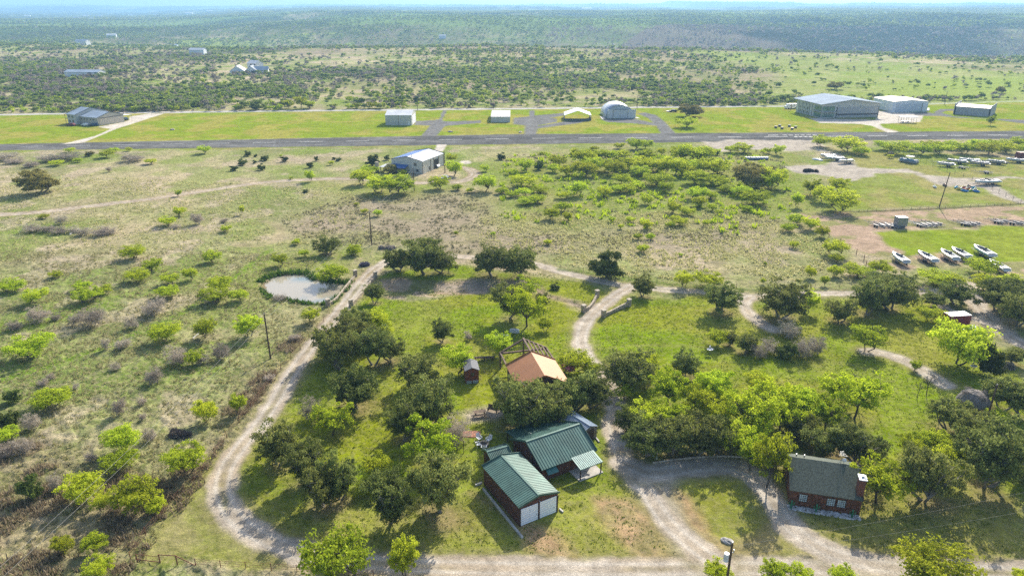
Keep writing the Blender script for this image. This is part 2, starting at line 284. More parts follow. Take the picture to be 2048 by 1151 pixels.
STRIP = [PX('-900,310 0,303 420,299 1024,291 1410,288 1410,283 0,296 -900,300'), PX('1700,300 2060,318 2060,410 1660,420 1640,400 1700,345 1640,320')]
YARD = [PX('1745,465 1830,460 1920,457 2060,452 2060,521 1960,520 1800,512')]
LUSH = [PX('1000,312 1180,300 1400,298 1600,300 1640,360 1600,400 1400,400 1100,400 980,360'), PX('940,395 1080,400 1250,395 1400,400 1620,350 1700,420 1580,450 1400,452 1250,440 1130,458 1000,450'), PX('640,365 900,372 900,400 700,400'), PX('440,575 520,520 640,515 720,505 690,545 600,545 530,550 520,590 430,650 330,690')]
ROCKY = [PX('690,395 960,385 990,450 1120,470 1250,462 1480,430 1560,440 1540,470 1400,490 1200,500 1050,510 900,508 760,492 600,488 560,440')]
DRY = [PX('-50,900 60,880 180,930 330,960 420,870 470,800 560,690 620,660 600,700 480,880 330,1060 250,1160 -60,1160')]
FIELDS = [(PX('330,66 655,70 650,80 360,80 '), .9), (PX('1300,95 1480,112 2060,150 2060,205 1500,213 1560,150'), .6), (PX('1180,32 1600,33 1620,46 1200,44'), .8),(PX('1830,160 2060,155 2060,200 1850,205 1700,195'), .9)]
WARP = lambda x, y: (x + (fbm(x, y, 9, 31) - .5) * (3 + y * .012) + (fbm(x, y, 180, 33) - .5) * y * .45 * sstep(900, 1500, y), y + (fbm(x, y, 9, 57) - .5) * (3 + y * .03) + (fbm(x, y, 260, 35) - .5) * y * .35 * sstep(900, 1500, y))

def relief(x, y):
    """height of the land: level round the houses and the airfield, rolling farther off"""
    x = np.asarray(x, float); y = np.asarray(y, float); r = np.hypot(x, y)
    far = sstep(560, 1500, y)
    z = far * (fbm(x, y, 900, 3, 3) - .5) * 44 + sstep(520, 800, y) * (fbm(x, y, 160, 8, 3) - .5) * 7
    # the river valley and the wooded slope beyond it
    vx = x / np.maximum(y, 300); c = 1250 + 300 * np.clip(-vx, -.2, 1) + 90 * (vnoise(x, y * 0, 420, 5) - .5)
    right = sstep(-.55, -.2, vx)
    z = z - (28 * right + 12) * np.exp(-((y - c - 240) / 260) ** 2)
    z = z + right * 34 * sstep(1500, 2500, y) + 6 * sstep(2500, 5000, y)
    z = z + sstep(3500, 9000, y) * (fbm(x, y, 2600, 12, 4) - .45) * 90
    # flat-topped hills on the skyline
    a = x / np.maximum(y, 1)
    mesa = sstep(.42, .50, fbm(a * 9000, a * 0, 1500, 21, 2)) * .55 + .45 * sstep(-.8, -.3, -a)
    z = z + sstep(9500, 10500, r) * (30 + 40 * mesa) * (1 - .25 * sstep(.1, .5, vnoise(a * 100, a * 0, 13, 2)))
    z = z + sstep(3000, 6500, y) * sstep(.25, .8, a) * 26
    # pond basin and dry wash
    m = (y < 260) & (y > 90) & (abs(x) < 120)
    if m.any():
        xs = x[m]; ys = y[m]; ins = inpoly(xs, ys, POND); d = dline(xs, ys, POND, True)
        dz = np.where(ins, -.35 - np.clip(d * .3, 0, 1.6), -.35 * np.clip(1 - d / 2.0, 0, 1))
        wi = inpoly(xs, ys, AREAS['wash'][0]); dw = dline(xs, ys, AREAS['wash'][0], True)
        dz = dz + np.where(wi, -np.clip(dw * .22, 0, .9) + .25 * (fbm(xs, ys, 2.5, 4) - .5) * np.clip(dw, 0, 1), 0)
        z[m] += dz
    return z

# grid: rows spread with distance, columns fan out from the viewer's side of the valley
ys = [38.0]
while ys[-1] < 700: ys.append(ys[-1] * 1.0043)
while ys[-1] < 15500: ys.append(ys[-1] * 1.0115)
ys = np.array(ys)
core = np.linspace(-.92, .92, 780); side = .92 * 1.09 ** np.arange(1, 11)
cs = np.concatenate([-side[::-1], core, side])
GY, GA = np.meshgrid(ys, cs, indexing='ij'); GX = GA * (GY + 12)
ny, nx = GX.shape
back = np.linspace(-60, 36, 8)                       # a coarse apron under and behind the viewer
x = GX.ravel(); y = GY.ravel(); N = len(x)
cls = np.zeros(N, int)   # 0 field 1 lawn 2 gravel 3 dirt road 4 county road 5 runway 6 taxiway 7 concrete 8 bare dirt 9 flagstones
col = np.zeros((N, 3)); rgh = np.ones(N)
def lerp(i, c, w):
    w = np.asarray(w)[:, None]; col[i] = col[i] * (1 - w) + np.asarray(c) * w
near = y < 620
wx, wy = WARP(x, y)
# base field
n1 = fbm(x, y, 26, 1); n2 = fbm(x, y, 90, 2); n3 = vnoise(x, y, 3.0, 9); n4 = fbm(x, y, 7, 44, 3)
GREEN = np.array([.185, .240, .055]); TAN = np.array([.41, .345, .205]); PUR = np.array([.19, .15, .11])
w = np.clip(.33 + 2.3 * (n1 - .42) + .9 * (n2 - .5) + .55 * (n4 - .5), 0, 1)
col[:] = GREEN * (1 - w[:, None]) + TAN * w[:, None]
lerp(slice(None), (.19, .165, .10), .35 * sstep(.56, .68, fbm(x, y, 14, 66, 3))); lerp(slice(None), (.44, .35, .265), .6 * sstep(.56, .66, fbm(x, y, 9, 166, 4))); lerp(slice(None), (.15, .24, .012), .55 * sstep(.55, .66, fbm(x, y, 20, 266, 4)))
def paint(polys, c, amt, soft=None, warp=True, c2=None):
    for P in polys:
        X = np.array(P); x0, y0 = X.min(0) - 8; x1, y1 = X.max(0) + 8
        i = np.where((x > x0) & (x < x1) & (y > y0) & (y < y1))[0]
        if not len(i): continue
        u, v = (wx[i], wy[i]) if warp else (x[i], y[i])
        ins = inpoly(u, v, P); d = dline(u, v, P, True); s = soft or 1.5
        w = np.clip(.5 + np.where(ins, d, -d) / (2 * s), 0, 1) * amt
        cc = np.asarray(c)
        if c2 is not None:
            k = sstep(.42, .6, fbm(x[i], y[i], 11, 77, 4))[:, None]; cc = cc * (1 - k) + np.asarray(c2) * k
        col[i] = col[i] * (1 - w[:, None]) + cc * w[:, None]
        yield i, ins, w
for i, ins, w in paint(DRY, (.33, .255, .165), .75, 5, c2=(.17, .15, .07)): pass
for i, ins, w in paint(LUSH, (.165, .235, .012), .75, 9, c2=(.21, .23, .035)): pass
for i, ins, w in paint(ROCKY, (.29, .235, .170), .85, 8, c2=(.24, .22, .11)): pass
for i, ins, w in paint(AIR, (.185, .245, .012), 1, .6, False, c2=(.265, .25, .045)): cls[i[ins]] = 1; rgh[i] = np.minimum(rgh[i], 1 - .75 * w)
for i, ins, w in paint(STRIP, (.17, .22, .02), .85, 2, c2=(.24, .225, .06)): cls[i[ins]] = 1; rgh[i] = np.minimum(rgh[i], 1 - .6 * w)
for i, ins, w in paint(YARD, (.175, .235, .014), 1, .8, c2=(.20, .24, .025)): cls[i[ins]] = 1; rgh[i] = np.minimum(rgh[i], 1 - .8 * w)
for P in LAWN:
    for i, ins, w in paint([P], (.155, .225, .003), 1, 1.2, c2=(.20, .23, .010)):
        cls[i[ins]] = 1; rgh[i] = np.minimum(rgh[i], 1 - .52 * w)
        # the sward yellows towards the south and east and in worn spots
        t = .55 * sstep(88, 66, y[i]) + .30 * sstep(5, 50, x[i]) + 1.0 * (fbm(x[i], y[i], 16, 91) - .49) + .6 * (n4[i] - .5)
        lerp(i, (.265, .245, .060), np.clip(t, 0, .9) * w)
for i, ins, w in paint([LAWN[2]], (.25, .22, .10), .75, 2, c2=(.20, .21, .06)): pass
CL = {'runway': (5, (.115, .112, .105)), 'taxiway': (6, (.17, .165, .155)), 'concrete': (7, (.50, .45, .38)), 'gravel': (2, (.37, .325, .265)),
      'dirt': (8, (.36, .255, .185)), 'dead': (None, (.40, .26, .15)), 'flag': (9, (.36, .30, .23))}
for nm, (P, k) in AREAS.items():
    ci, cc = CL[k]; sharp = k in ('runway', 'taxiway', 'concrete')
    for i, ins, w in paint([P], cc, {'dead': .9, 'dirt': .9}.get(k, 1), .25 if sharp else 1.0, not sharp):
        if nm == 'wash': lerp(i, (.30, .265, .22), .6 * w * sstep(.4, .6, n4[i]))
        if k == 'dirt':
            g = sstep(.50, .60, fbm(x[i], y[i], 6, 15)) * .75 * w; lerp(i, (.15, .19, .035), g)
        if k == 'dead': lerp(i, (.17, .19, .05), sstep(.45, .62, fbm(x[i], y[i], 5, 18)) * .6 * w)
        if k == 'runway':
            lerp(i, (.19, .185, .175), w * .55 * sstep(.45, .62, fbm(x[i] * .35, y[i] * 1.6, 9, 88)))
            lerp(i, (.07, .07, .07), w * .5 * sstep(.55, .7, fbm(x[i] * .12, y[i] * 1.2, 5, 14)))
        if ci is not None: cls[i[ins]] = ci; rgh[i] = np.minimum(rgh[i], 1 - w * (.85 if k == 'dirt' else 1))
# pond mud rim
m = np.where((y < 260) & (y > 90) & (abs(x) < 110))[0]; dp = dline(x[m], y[m], POND, True)
lerp(m, (.27, .20, .14), np.clip(1 - dp / 1.6, 0, 1) * .9 * sstep(-5, -30, x[m])); lerp(m, (.16, .12, .08), np.where(inpoly(x[m], y[m], POND), .8, 0))
# roads
GRAV = (.405, .345, .27)
for nm, (L, hw, k) in ROADS.items():
    A = np.array(L); x0, y0 = A.min(0) - 9; x1, y1 = A.max(0) + 9
    i = np.where((x > x0) & (x < x1) & (y > y0) & (y < y1))[0]; d = dline(x[i], y[i], L)
    e = d + (fbm(x[i], y[i], 3.0, 61, 3) - .5) * (1.5 if k != 'c' else .2)
    verge = np.clip(1 - (e - hw) / 2.0, 0, 1) * (.55 if k in 'tg' else 0)
    lerp(i, (.235, .20, .095), verge)
    if k == 'c': w = np.clip((hw - e) / .5 + .5, 0, 1); lerp(i, (.42, .40, .37), w); ci = 4
    elif k == 'f': w = np.clip((hw - e) / 1.2 + .5, 0, 1) * .6; lerp(i, (.30, .24, .15), w); ci = None
    else:
        w = np.clip((hw - e) / .7 + .5, 0, 1); lerp(i, GRAV if nm != 'track_far' else (.34, .27, .19), w); ci = 3 if nm == 'track_far' else 2
        if k == 't':
            mid = np.clip(1 - e / .75, 0, 1) * w; lerp(i, (.20, .19, .08), mid * (.8 if nm == 'drive_left' else .45) * sstep(.34, .55, vnoise(x[i], y[i], 5, 3)))
            lerp(i, (.36, .27, .17), w * .4 * sstep(.5, .6, n1[i]))
        lerp(i, (.30, .23, .15), w * .4 * sstep(.55, .7, fbm(x[i], y[i], 6, 73, 4))); lerp(i, (.50, .45, .39), w * .25 * sstep(.5, .7, fbm(x[i], y[i], 2.2, 37, 3)))
        lerp(i, (.29, .24, .175), w * .40 * sstep(.35, .6, vnoise(x[i], y[i], 1.1, 40))); lerp(i, (.46, .415, .35), w * .75 * np.exp(-((d - .82) / .30) ** 2))
    if ci is not None: cls[i[e < hw]] = ci
    rgh[i] = np.minimum(rgh[i], 1 - w)
# far country: woodland floor tones
for L, hw, c_, k_ in ((smooth(PX('-10,762 60,742 190,700 300,656 360,628 430,582 480,545 540,500')), 1.1, (.14, .245, .008), .75), (PX('1660,424 1760,422 1900,416 2050,407'), .9, (.085, .085, .035), .8), (PX('1250,607 1100,600 1060,592'), .4, (.1, .1, .04), .3),
                      (smooth(PX('1120,538 1200,549 1330,567 1500,579 1640,578')), .8, (.09, .15, .012), .6), (smooth(PX('-10,770 70,775 160,760 230,722')), .5, (.36, .31, .2), .4), (smooth(PX('1180,700 1300,690 1500,700 1640,720 1760,740')), .5, (.27, .24, .09), .3)):
    i = np.where(y < 300)[0]; d = dline(x[i], y[i], L) + (n4[i] - .5) * .8; lerp(i, c_, np.clip((hw - d) / .5 + .5, 0, 1) * k_)
# litter and bare earth under the big crowns
for kk in ('oak', 'elm'):
    for q in T[kk].split():
        a_, b_, w_ = list(map(float, q.split(',')))[:3]; X_, Y_ = G(a_, b_); rr_ = w_ * mpp(b_)[0] * .36
        i = np.where((abs(x - X_) < rr_ * 2) & (abs(y - Y_) < rr_ * 2) & (cls <= 1))[0]
        if len(i): lerp(i, (.24, .175, .105), np.clip(1.25 - np.hypot(x[i] - X_, y[i] - Y_) / rr_ + (n4[i] - .5) * 1.6 + (n3[i] - .5) * .6, 0, 1) * (.62 if kk == 'oak' else .3))
rgh = rgh * (1 - .9 * sstep(380, 620, y))
f = sstep(480, 620, y); lerp(slice(None), (.20, .165, .105), f * .5 * sstep(.42, .6, fbm(x, y, 120, 5)))
f2 = sstep(1150, 2600, y); lerp(slice(None), (.034, .058, .024), f2 * .97 * (sstep(.30, .50, fbm(x, y * .35, 300, 6)) * .75 + .25)); lerp(slice(None), (.020, .034, .016), f2 * .8 * sstep(.5, .6, fbm(x, y * .5, 60, 61, 3)))
lerp(slice(None), (.15, .22, .045), sstep(1500, 2100, y) * sstep(.53, .60, fbm(x, y * .55, 520, 16)) * .85)
for _ in ():
    pass
bw = inpoly(x, y, PX('1090,92 1340,62 1600,72 2060,98 2060,104 1300,112')); lerp(slice(None), (.16, .125, .10), np.where(bw, .8, 0))
for P, k in FIELDS:
    for i, ins, w in paint([P], (.24, .30, .06), k, 12): pass
for s_, c_, k_ in (('1560,58 1700,46 1900,40 2080,36 2080,104 1800,98 1640,94 1560,84', (.014, .026, .016), .9), ('1290,60 1600,55 1600,66 1400,70 1290,68', (.018, .032, .016), .8), ('90,128 250,112 380,100 560,92 560,104 420,112 250,126 120,140', (.030, .055, .020), .75),  # far woods and clearings; right slope's dark tone also paints in its shade
                   ('550,84 800,82 1050,88 1090,94 900,96 600,98', (.03, .05, .022), .7), ('0,58 330,52 500,55 650,52 640,60 330,66 0,74', (.03, .05, .02), .6), ('560,106 900,98 1100,98 1300,102 1300,112 900,112 560,118', (.25, .20, .14), .5), ('60,140 250,128 400,122 520,116 440,126 250,142 80,152', (.30, .24, .17), .6), ('0,44 200,40 420,40 400,46 100,50', (.12, .15, .06), .5)):
    for i, ins, w in paint([PX(s_)], c_, k_, 70): pass
Z = relief(x, y)
# tussocky field surface, real relief where it can be seen
amp = np.clip(1.25 - y / 260, 0, 1) * rgh * .62 + np.clip(1 - y / 200, 0, 1) * .05
bb = sstep(.46, .72, vnoise(x, y, .9, 71)) * .6 + sstep(.5, .8, vnoise(x, y, .45, 12)) * .35 + fbm(x, y, 2.6, 27, 3) * .5
Z = Z + amp * (bb - .45) * np.where(cls == 0, .62, .2)
V = np.stack([x, y, Z], 1)
idx = np.arange(N).reshape(ny, nx); F = np.stack([idx[:-1, :-1], idx[:-1, 1:], idx[1:, 1:], idx[1:, :-1]], -1).reshape(-1, 4)
fc = np.median(cls[F], axis=1).astype(int)
def HZ(px, py): return float(relief(np.array([px]), np.array([py]))[0])

def groundmat():
    m, t, b, L = nodes('ground'); N_ = t.nodes.new
    tc = N_('ShaderNodeTexCoord'); a = N_('ShaderNodeAttribute'); a.attribute_name = 'col'; r = N_('ShaderNodeAttribute'); r.attribute_name = 'rgh'
    def noise(sc, det=5, ro=.6):
        n = N_('ShaderNodeTexNoise'); n.inputs['Scale'].default_value = sc; n.inputs['Detail'].default_value = det; n.inputs['Roughness'].default_value = ro
        L.new(tc.outputs['Object'], n.inputs['Vector']); return n.outputs[0]
    def rng_(s, a0, a1, b0, b1):
        n = N_('ShaderNodeMapRange'); n.inputs[1].default_value = a0; n.inputs[2].default_value = a1; n.inputs[3].default_value = b0; n.inputs[4].default_value = b1
        L.new(s, n.inputs[0]); return n.outputs[0]
    def mul(c, f, fac=1.0):
        n = N_('ShaderNodeMix'); n.data_type = 'RGBA'; n.blend_type = 'MULTIPLY'; n.inputs[0].default_value = fac
        L.new(c, n.inputs[6]); L.new(f, n.inputs[7]); return n.outputs[2]
    fine = noise(3.2, 6, .7); mid = noise(.55, 5, .65)
    c = mul(a.outputs['Color'], rng_(fine, .3, .7, .70, 1.30)); c = mul(c, rng_(noise(9, 3, .7), .35, .65, .80, 1.20)); c = mul(c, rng_(mid, .32, .68, .74, 1.24)); c = mul(c, rng_(noise(.16, 4, .6), .35, .65, .84, 1.16))
    # field only: straw tips against green hollows
    tn = noise(1.15, 7, .72); mk = N_('ShaderNodeMath'); mk.operation = 'MULTIPLY'; L.new(rng_(tn, .47, .60, 0, .62), mk.inputs[0]); L.new(r.outputs['Fac'], mk.inputs[1])
    mx = N_('ShaderNodeMix'); mx.data_type = 'RGBA'; L.new(mk.outputs[0], mx.inputs[0]); L.new(c, mx.inputs[6]); mx.inputs[7].default_value = (.33, .275, .165, 1)
    t2 = noise(.8, 7, .75); mk2 = N_('ShaderNodeMath'); mk2.operation = 'MULTIPLY'; L.new(rng_(t2, .52, .62, 0, .7), mk2.inputs[0]); L.new(r.outputs['Fac'], mk2.inputs[1])
    mx2 = N_('ShaderNodeMix'); mx2.data_type = 'RGBA'; L.new(mk2.outputs[0], mx2.inputs[0]); L.new(mx.outputs[2], mx2.inputs[6]); mx2.inputs[7].default_value = (.06, .085, .018, 1)
    L.new(mx2.outputs[2], b.inputs['Base Color']); b.inputs['Roughness'].default_value = .95; b.inputs['Specular IOR Level'].default_value = 0
    bp = N_('ShaderNodeBump'); bp.inputs['Distance'].default_value = .13; bp.inputs['Strength'].default_value = .8; L.new(noise(4.5, 6, .75), bp.inputs['Height'])
    bp2 = N_('ShaderNodeBump'); bp2.inputs['Distance'].default_value = .35; L.new(r.outputs['Fac'], bp2.inputs['Strength']); L.new(tn, bp2.inputs['Height'])
    L.new(bp.outputs[0], bp2.inputs['Normal']); L.new(bp2.outputs[0], b.inputs['Normal'])
    return m
GM = groundmat()
NAMES = ['ground', 'lawn', 'gravel_drive', 'dirt_track', 'county_road', 'runway', 'taxiway', 'concrete_apron', 'bare_dirt', 'stone_patio']
for k, nm in enumerate(NAMES):
    f = F[fc == k]
    if not len(f): continue
    u, inv = np.unique(f, return_inverse=True)
    raw_mesh(nm, V[u], inv.reshape(-1, 4), GM, attrs={'col': col[u], 'rgh': rgh[u]}, smooth=True, kind='structure')
# land behind and beneath the viewpoint
X0 = cs * (ys[0] + 12)
bk = MB(); n = len(X0)
bk.v += [(X0[i], ys[0], float(Z.reshape(ny, nx)[0, i])) for i in range(n)] + [(X0[i] * 4, -120, 0) for i in range(n)]
bk.f += [(n + i, n + i + 1, i + 1, i) for i in range(n - 1)]
bk.build('near_ground', mat('field_plain', (.17, .18, .07), .95, var=.25, scale=.5), kind='structure')
# pond water
def watermat():
    m, t, b, L = nodes('pond_water'); tc = t.nodes.new('ShaderNodeTexCoord'); n = t.nodes.new('ShaderNodeTexNoise'); n.inputs['Scale'].default_value = .11; n.inputs['Detail'].default_value = 3
    L.new(tc.outputs['Object'], n.inputs[0]); mx = t.nodes.new('ShaderNodeMix'); mx.data_type = 'RGBA'
    mx.inputs[6].default_value = (.33, .29, .215, 1); mx.inputs[7].default_value = (.15, .20, .20, 1)
    rp = t.nodes.new('ShaderNodeMapRange'); rp.inputs[1].default_value = .5; rp.inputs[2].default_value = .66; L.new(n.outputs[0], rp.inputs[0]); L.new(rp.outputs[0], mx.inputs[0])
    L.new(mx.outputs[2], b.inputs['Base Color']); b.inputs['Roughness'].default_value = .04; b.inputs['IOR'].default_value = 1.45; b.inputs['Specular IOR Level'].default_value = .8
    n2 = t.nodes.new('ShaderNodeTexNoise'); n2.inputs['Scale'].default_value = 2.5; L.new(tc.outputs['Object'], n2.inputs[0])
    bp = t.nodes.new('ShaderNodeBump'); bp.inputs['Distance'].default_value = .012; L.new(n2.outputs[0], bp.inputs['Height']); L.new(bp.outputs[0], b.inputs['Normal'])
    return m
pm = MB(); cx = sum(p[0] for p in POND) / len(POND); cy = sum(p[1] for p in POND) / len(POND)
pm.v = [(cx + (p[0] - cx) * 1.03, cy + (p[1] - cy) * 1.03, -.42) for p in POND]; pm.f = [tuple(range(len(POND)))]
pm.build('pond_water', watermat(), kind='structure')
# runway paint
paintm = mat('runway_paint', (.36, .36, .34), .8, var=.2, scale=.8)
mk = MB()
def dash(x0, y0, x1, y1, wd):
    a = Vector((*G(x0, y0), 0)); b = Vector((*G(x1, y1), 0)); d = (b - a).normalized(); n = Vector((-d.y, d.x, 0)) * wd / 2
    zz = .10; mk.add([(p.x, p.y, zz) for p in (a - n, b - n, b + n, a + n)], [(0, 1, 2, 3)])
cl = lambda px: 294.2 + (277.5 - 294.2) * px / 1024 if px < 1024 else 277.5 + (270.3 - 277.5) * (px - 1024) / 1024
for a in list(range(-52, 1540, 93)): dash(a, cl(a), a + 46, cl(a + 46), .9)
for a in range(1655, 2100, 80): dash(a, cl(a), a + 40, cl(a + 40), .9)
for a in range(1565, 1646, 12): dash(a, 270.4, a + 9, 270.4 + (a % 3 - 1) * .4, 1.3)
for a in range(1588, 1634, 10): dash(a, 274, a + 7, 273.6, 1.5)
dash(1536, 271, 1556, 270.6, 1.2)
mk.build('runway_markings', paintm, kind='structure')
# ------------------------------------------------------------------ trees
def cards(cent, rad, per, size, seed, sq=.75, shell=.55, tintb=None, asp=.6, up=.25):
    """leaf sprays: many small quads filling lumpy clusters; returns V, F, tint"""
    g = np.random.default_rng(seed); cent = np.asarray(cent, float); rad = np.asarray(rad, float)
    k = len(cent); n = k * per; ci = np.repeat(np.arange(k), per)
    d = g.normal(size=(n, 3)); d /= np.linalg.norm(d, axis=1)[:, None]; d[:, 2] = np.where(d[:, 2] < -.3, -d[:, 2] * .6, d[:, 2])
    r = rad[ci] * (shell + (1 - shell) * g.random(n)) * g.random(n) ** .25
    p = cent[ci] + d * r[:, None] * np.array([1, 1, sq])
    nn = d + g.normal(size=(n, 3)) * .8; nn[:, 2] += up; nn /= np.linalg.norm(nn, axis=1)[:, None]
    a = np.cross(nn, g.normal(size=(n, 3))); a /= np.linalg.norm(a, axis=1)[:, None] + 1e-9; b = np.cross(nn, a)
    s = size * (.55 + .9 * g.random(n)); a *= s[:, None] * .5; b *= (s * asp)[:, None] * .5
    V = np.stack([p - a, p - b * (1.2), p + a, p + b], 1).reshape(-1, 3)
    F = np.arange(n * 4).reshape(-1, 4)
    tb = g.random(k) if tintb is None else tintb
    t = np.clip(.5 * tb[ci] + .5 * g.random(n), 0, 1)
    return V, F, np.repeat(t, 4)
def skeleton(seed, H, Rr, nl, ns, base, tr, flat, lean=.15, multi=1, zlo=.12):
    """trunk(s) and limbs; returns MB of wood and spray centres"""
    g = random.Random(seed); m = MB(); tips = []
    for q in range(multi):
        a0 = g.random() * 6.28; ox, oy = ((.25 * math.cos(a0), .25 * math.sin(a0)) if multi > 1 else (0, 0))
        top = Vector((ox + (lean + .25 * (multi > 1)) * H * math.cos(a0) * g.uniform(.3, 1), oy + (lean + .25 * (multi > 1)) * H * math.sin(a0) * g.uniform(.3, 1), base))
        mid = Vector((ox, oy, -.15)).lerp(top, .5) + Vector((g.uniform(-.12, .12), g.uniform(-.12, .12), 0))
        m.tube([(ox, oy, -.2), mid, top], [tr * 1.25, tr, tr * .85], 7)
        for i in range(nl):
            a = 6.283 * (i + g.uniform(-.3, .3)) / nl + q; rr = Rr * g.uniform(.45, .95); z = base + (H - base) * g.uniform(zlo, .93) * (1 - flat * .3 * (rr / Rr))
            e = Vector((rr * math.cos(a), rr * math.sin(a), z)); 
            w = top.lerp(e, .5) + Vector((g.uniform(-.3, .3), g.uniform(-.3, .3), g.uniform(-.1, .45)))
            m.tube([top, w, e], [tr * .6, tr * .38, tr * .14], 5); tips.append(e)
            for j in range(ns):
                s = top.lerp(e, g.uniform(.35, .95)); v = Vector((g.gauss(0, 1), g.gauss(0, 1), g.uniform(-.15, .9))) * Rr * .33
                f = s + v; rad = math.hypot(f.x, f.y) / Rr
                if rad > 1: f.x /= rad; f.y /= rad
                f.z = max(base * .6 + (H - base) * max(0, zlo - .15), min(f.z, H * (1 - .35 * flat * min(1, rad) ** 2)))
                m.tube([s, s.lerp(f, .55) + Vector((0, 0, .12)), f], [tr * .26, tr * .16, tr * .07], 4, False); tips.append(f)
    return m, tips
bark_d = mat('bark_dark', (.085, .070, .055), .9, var=.3, scale=4, bump=.03)
bark_g = mat('bark_grey', (.20, .18, .155), .9, var=.25, scale=4, bump=.03)
twig_m = mat('twigs_grey', (.36, .315, .285), .9, var=.25, scale=2)
KIND = {
 'oak':   dict(H=6.2, R=3.8, nl=9, ns=7, base=1.0, tr=.17, flat=.4, multi=2, per=62, size=.29, cr=.88, leaf=leafmat('leaf_evergreen', (.105, .125, .032), (.31, .33, .085), .40), bark=bark_g, nv=7, sq=.8),
 'mesq':  dict(zlo=.40, H=4.9, R=3.4, nl=9, ns=6, base=.8, tr=.10, flat=.45, multi=2, per=50, size=.29, cr=.95, leaf=leafmat('leaf_mesquite', (.32, .38, .022), (.55, .59, .045), .52), bark=bark_d, nv=8, sq=.72),
 'elm':   dict(H=7.0, R=3.8, nl=9, ns=7, base=1.6, tr=.16, flat=.35, multi=1, per=62, size=.32, cr=1.0, leaf=leafmat('leaf_elm', (.27, .335, .015), (.52, .56, .035), .48), bark=bark_d, nv=4, sq=.75),
 'cedar': dict(H=3.6, R=1.9, nl=10, ns=6, base=.2, tr=.10, flat=.2, multi=1, per=80, size=.26, cr=.66, leaf=leafmat('leaf_cedar', (.060, .085, .020), (.18, .21, .05), .25), bark=bark_d, nv=4, sq=1.0),
 'olive': dict(H=6.0, R=4.3, nl=9, ns=6, base=.8, tr=.18, flat=.6, multi=2, per=100, size=.34, cr=1.15, leaf=leafmat('leaf_olive', (.17, .155, .045), (.36, .32, .10), .4), bark=bark_g, nv=3, sq=.8),
 'bare':  dict(H=4.4, R=2.3, nl=12, ns=8, base=.25, tr=.05, flat=.1, multi=2, per=11, size=.70, cr=.66, leaf=leafmat('twig_haze', (.27, .225, .175), (.50, .43, .35), .3), bark=twig_m, nv=5, sq=1.0, asp=.08),
 'dead':  dict(H=5.5, R=2.6, nl=6, ns=5, base=2.2, tr=.15, flat=0, multi=1, per=0, size=.3, cr=.5, leaf=None, bark=bark_d, nv=3, sq=1),
}
VAR = {}
def variants(k):
    if k in VAR: return VAR[k]
    p = KIND[k]; out = []
    for s in range(p['nv']):
        sd = hash(k) % 1 + s * 31 + len(k) * 7 + ord(k[0])
        m, tips = skeleton(sd, p['H'], p['R'], p['nl'], p['ns'], p['base'], p['tr'], p['flat'], multi=p['multi'], zlo=p.get('zlo', .12))
        me = bpy.data.meshes.new('trunk'); me.from_pydata(m.v, [], m.f); me.materials.append(p['bark'])
        cm = None
        if p['per']:
            g = np.random.default_rng(sd); T = np.array([list(t) for t in tips]); rad = p['cr'] * (.6 + .75 * g.random(len(T)))
            if k in ('oak', 'cedar', 'olive', 'elm'):     # a few sprays filling the heart of the crown
                T = np.concatenate([T, T[: len(T) // 3] * np.array([.5, .5, .9])]); rad = np.concatenate([rad, np.full(len(T) - len(rad), p['cr'])])
            Vv, Ff, tt = cards(T, rad, p['per'], p['size'], sd, p['sq'], asp=p.get('asp', .62))
            o = raw_mesh('crown', Vv, Ff, p['leaf'], attrs={'tint': tt}); cm = o.data; bpy.data.objects.remove(o)
        out.append((me, cm))
    VAR[k] = out; return out
def plant(k, X, Y, w, h, name, label, cat, group=None, seed=0, z=None):
    p = KIND[k]; g = random.Random(seed); me, cm = g.choice(variants(k))
    r = thing(name, label, cat, X, Y, HZ(X, Y) if z is None else z, g.random() * 6.28, group)
    if k == 'mesq': b_ = 1.32 if 190 < Y < 330 and abs(X) < 160 and X > 0 else 1.02; w *= b_; h *= b_
    if k in ('oak', 'elm', 'olive'): h *= 1.14
    sx = w / (2 * (p['R'] + p['cr'] * .45)); sz = h / (p['H'] + p['cr'] * .45)
    r.scale = (sx, sx, sz)
    t = bpy.data.objects.new('trunk', me); C.objects.link(t); t.parent = r
    if cm: c = bpy.data.objects.new('crown', cm); C.objects.link(c); c.parent = r
    return r
NM = {'oak': ('evergreen_oak', 'dark evergreen oak', 'oak tree'), 'mesq': ('mesquite_tree', 'yellow-green mesquite', 'mesquite tree'), 'elm': ('leafy_elm', 'fresh green leafy elm', 'elm tree'),
      'cedar': ('cedar_bush', 'dark rounded cedar', 'cedar bush'), 'olive': ('spreading_oak', 'brownish olive spreading oak', 'spreading oak'), 'bare': ('bare_shrub', 'leafless grey shrub', 'bare shrub'), 'dead': ('dead_tree', 'dead tree with bare limbs', 'dead tree')}
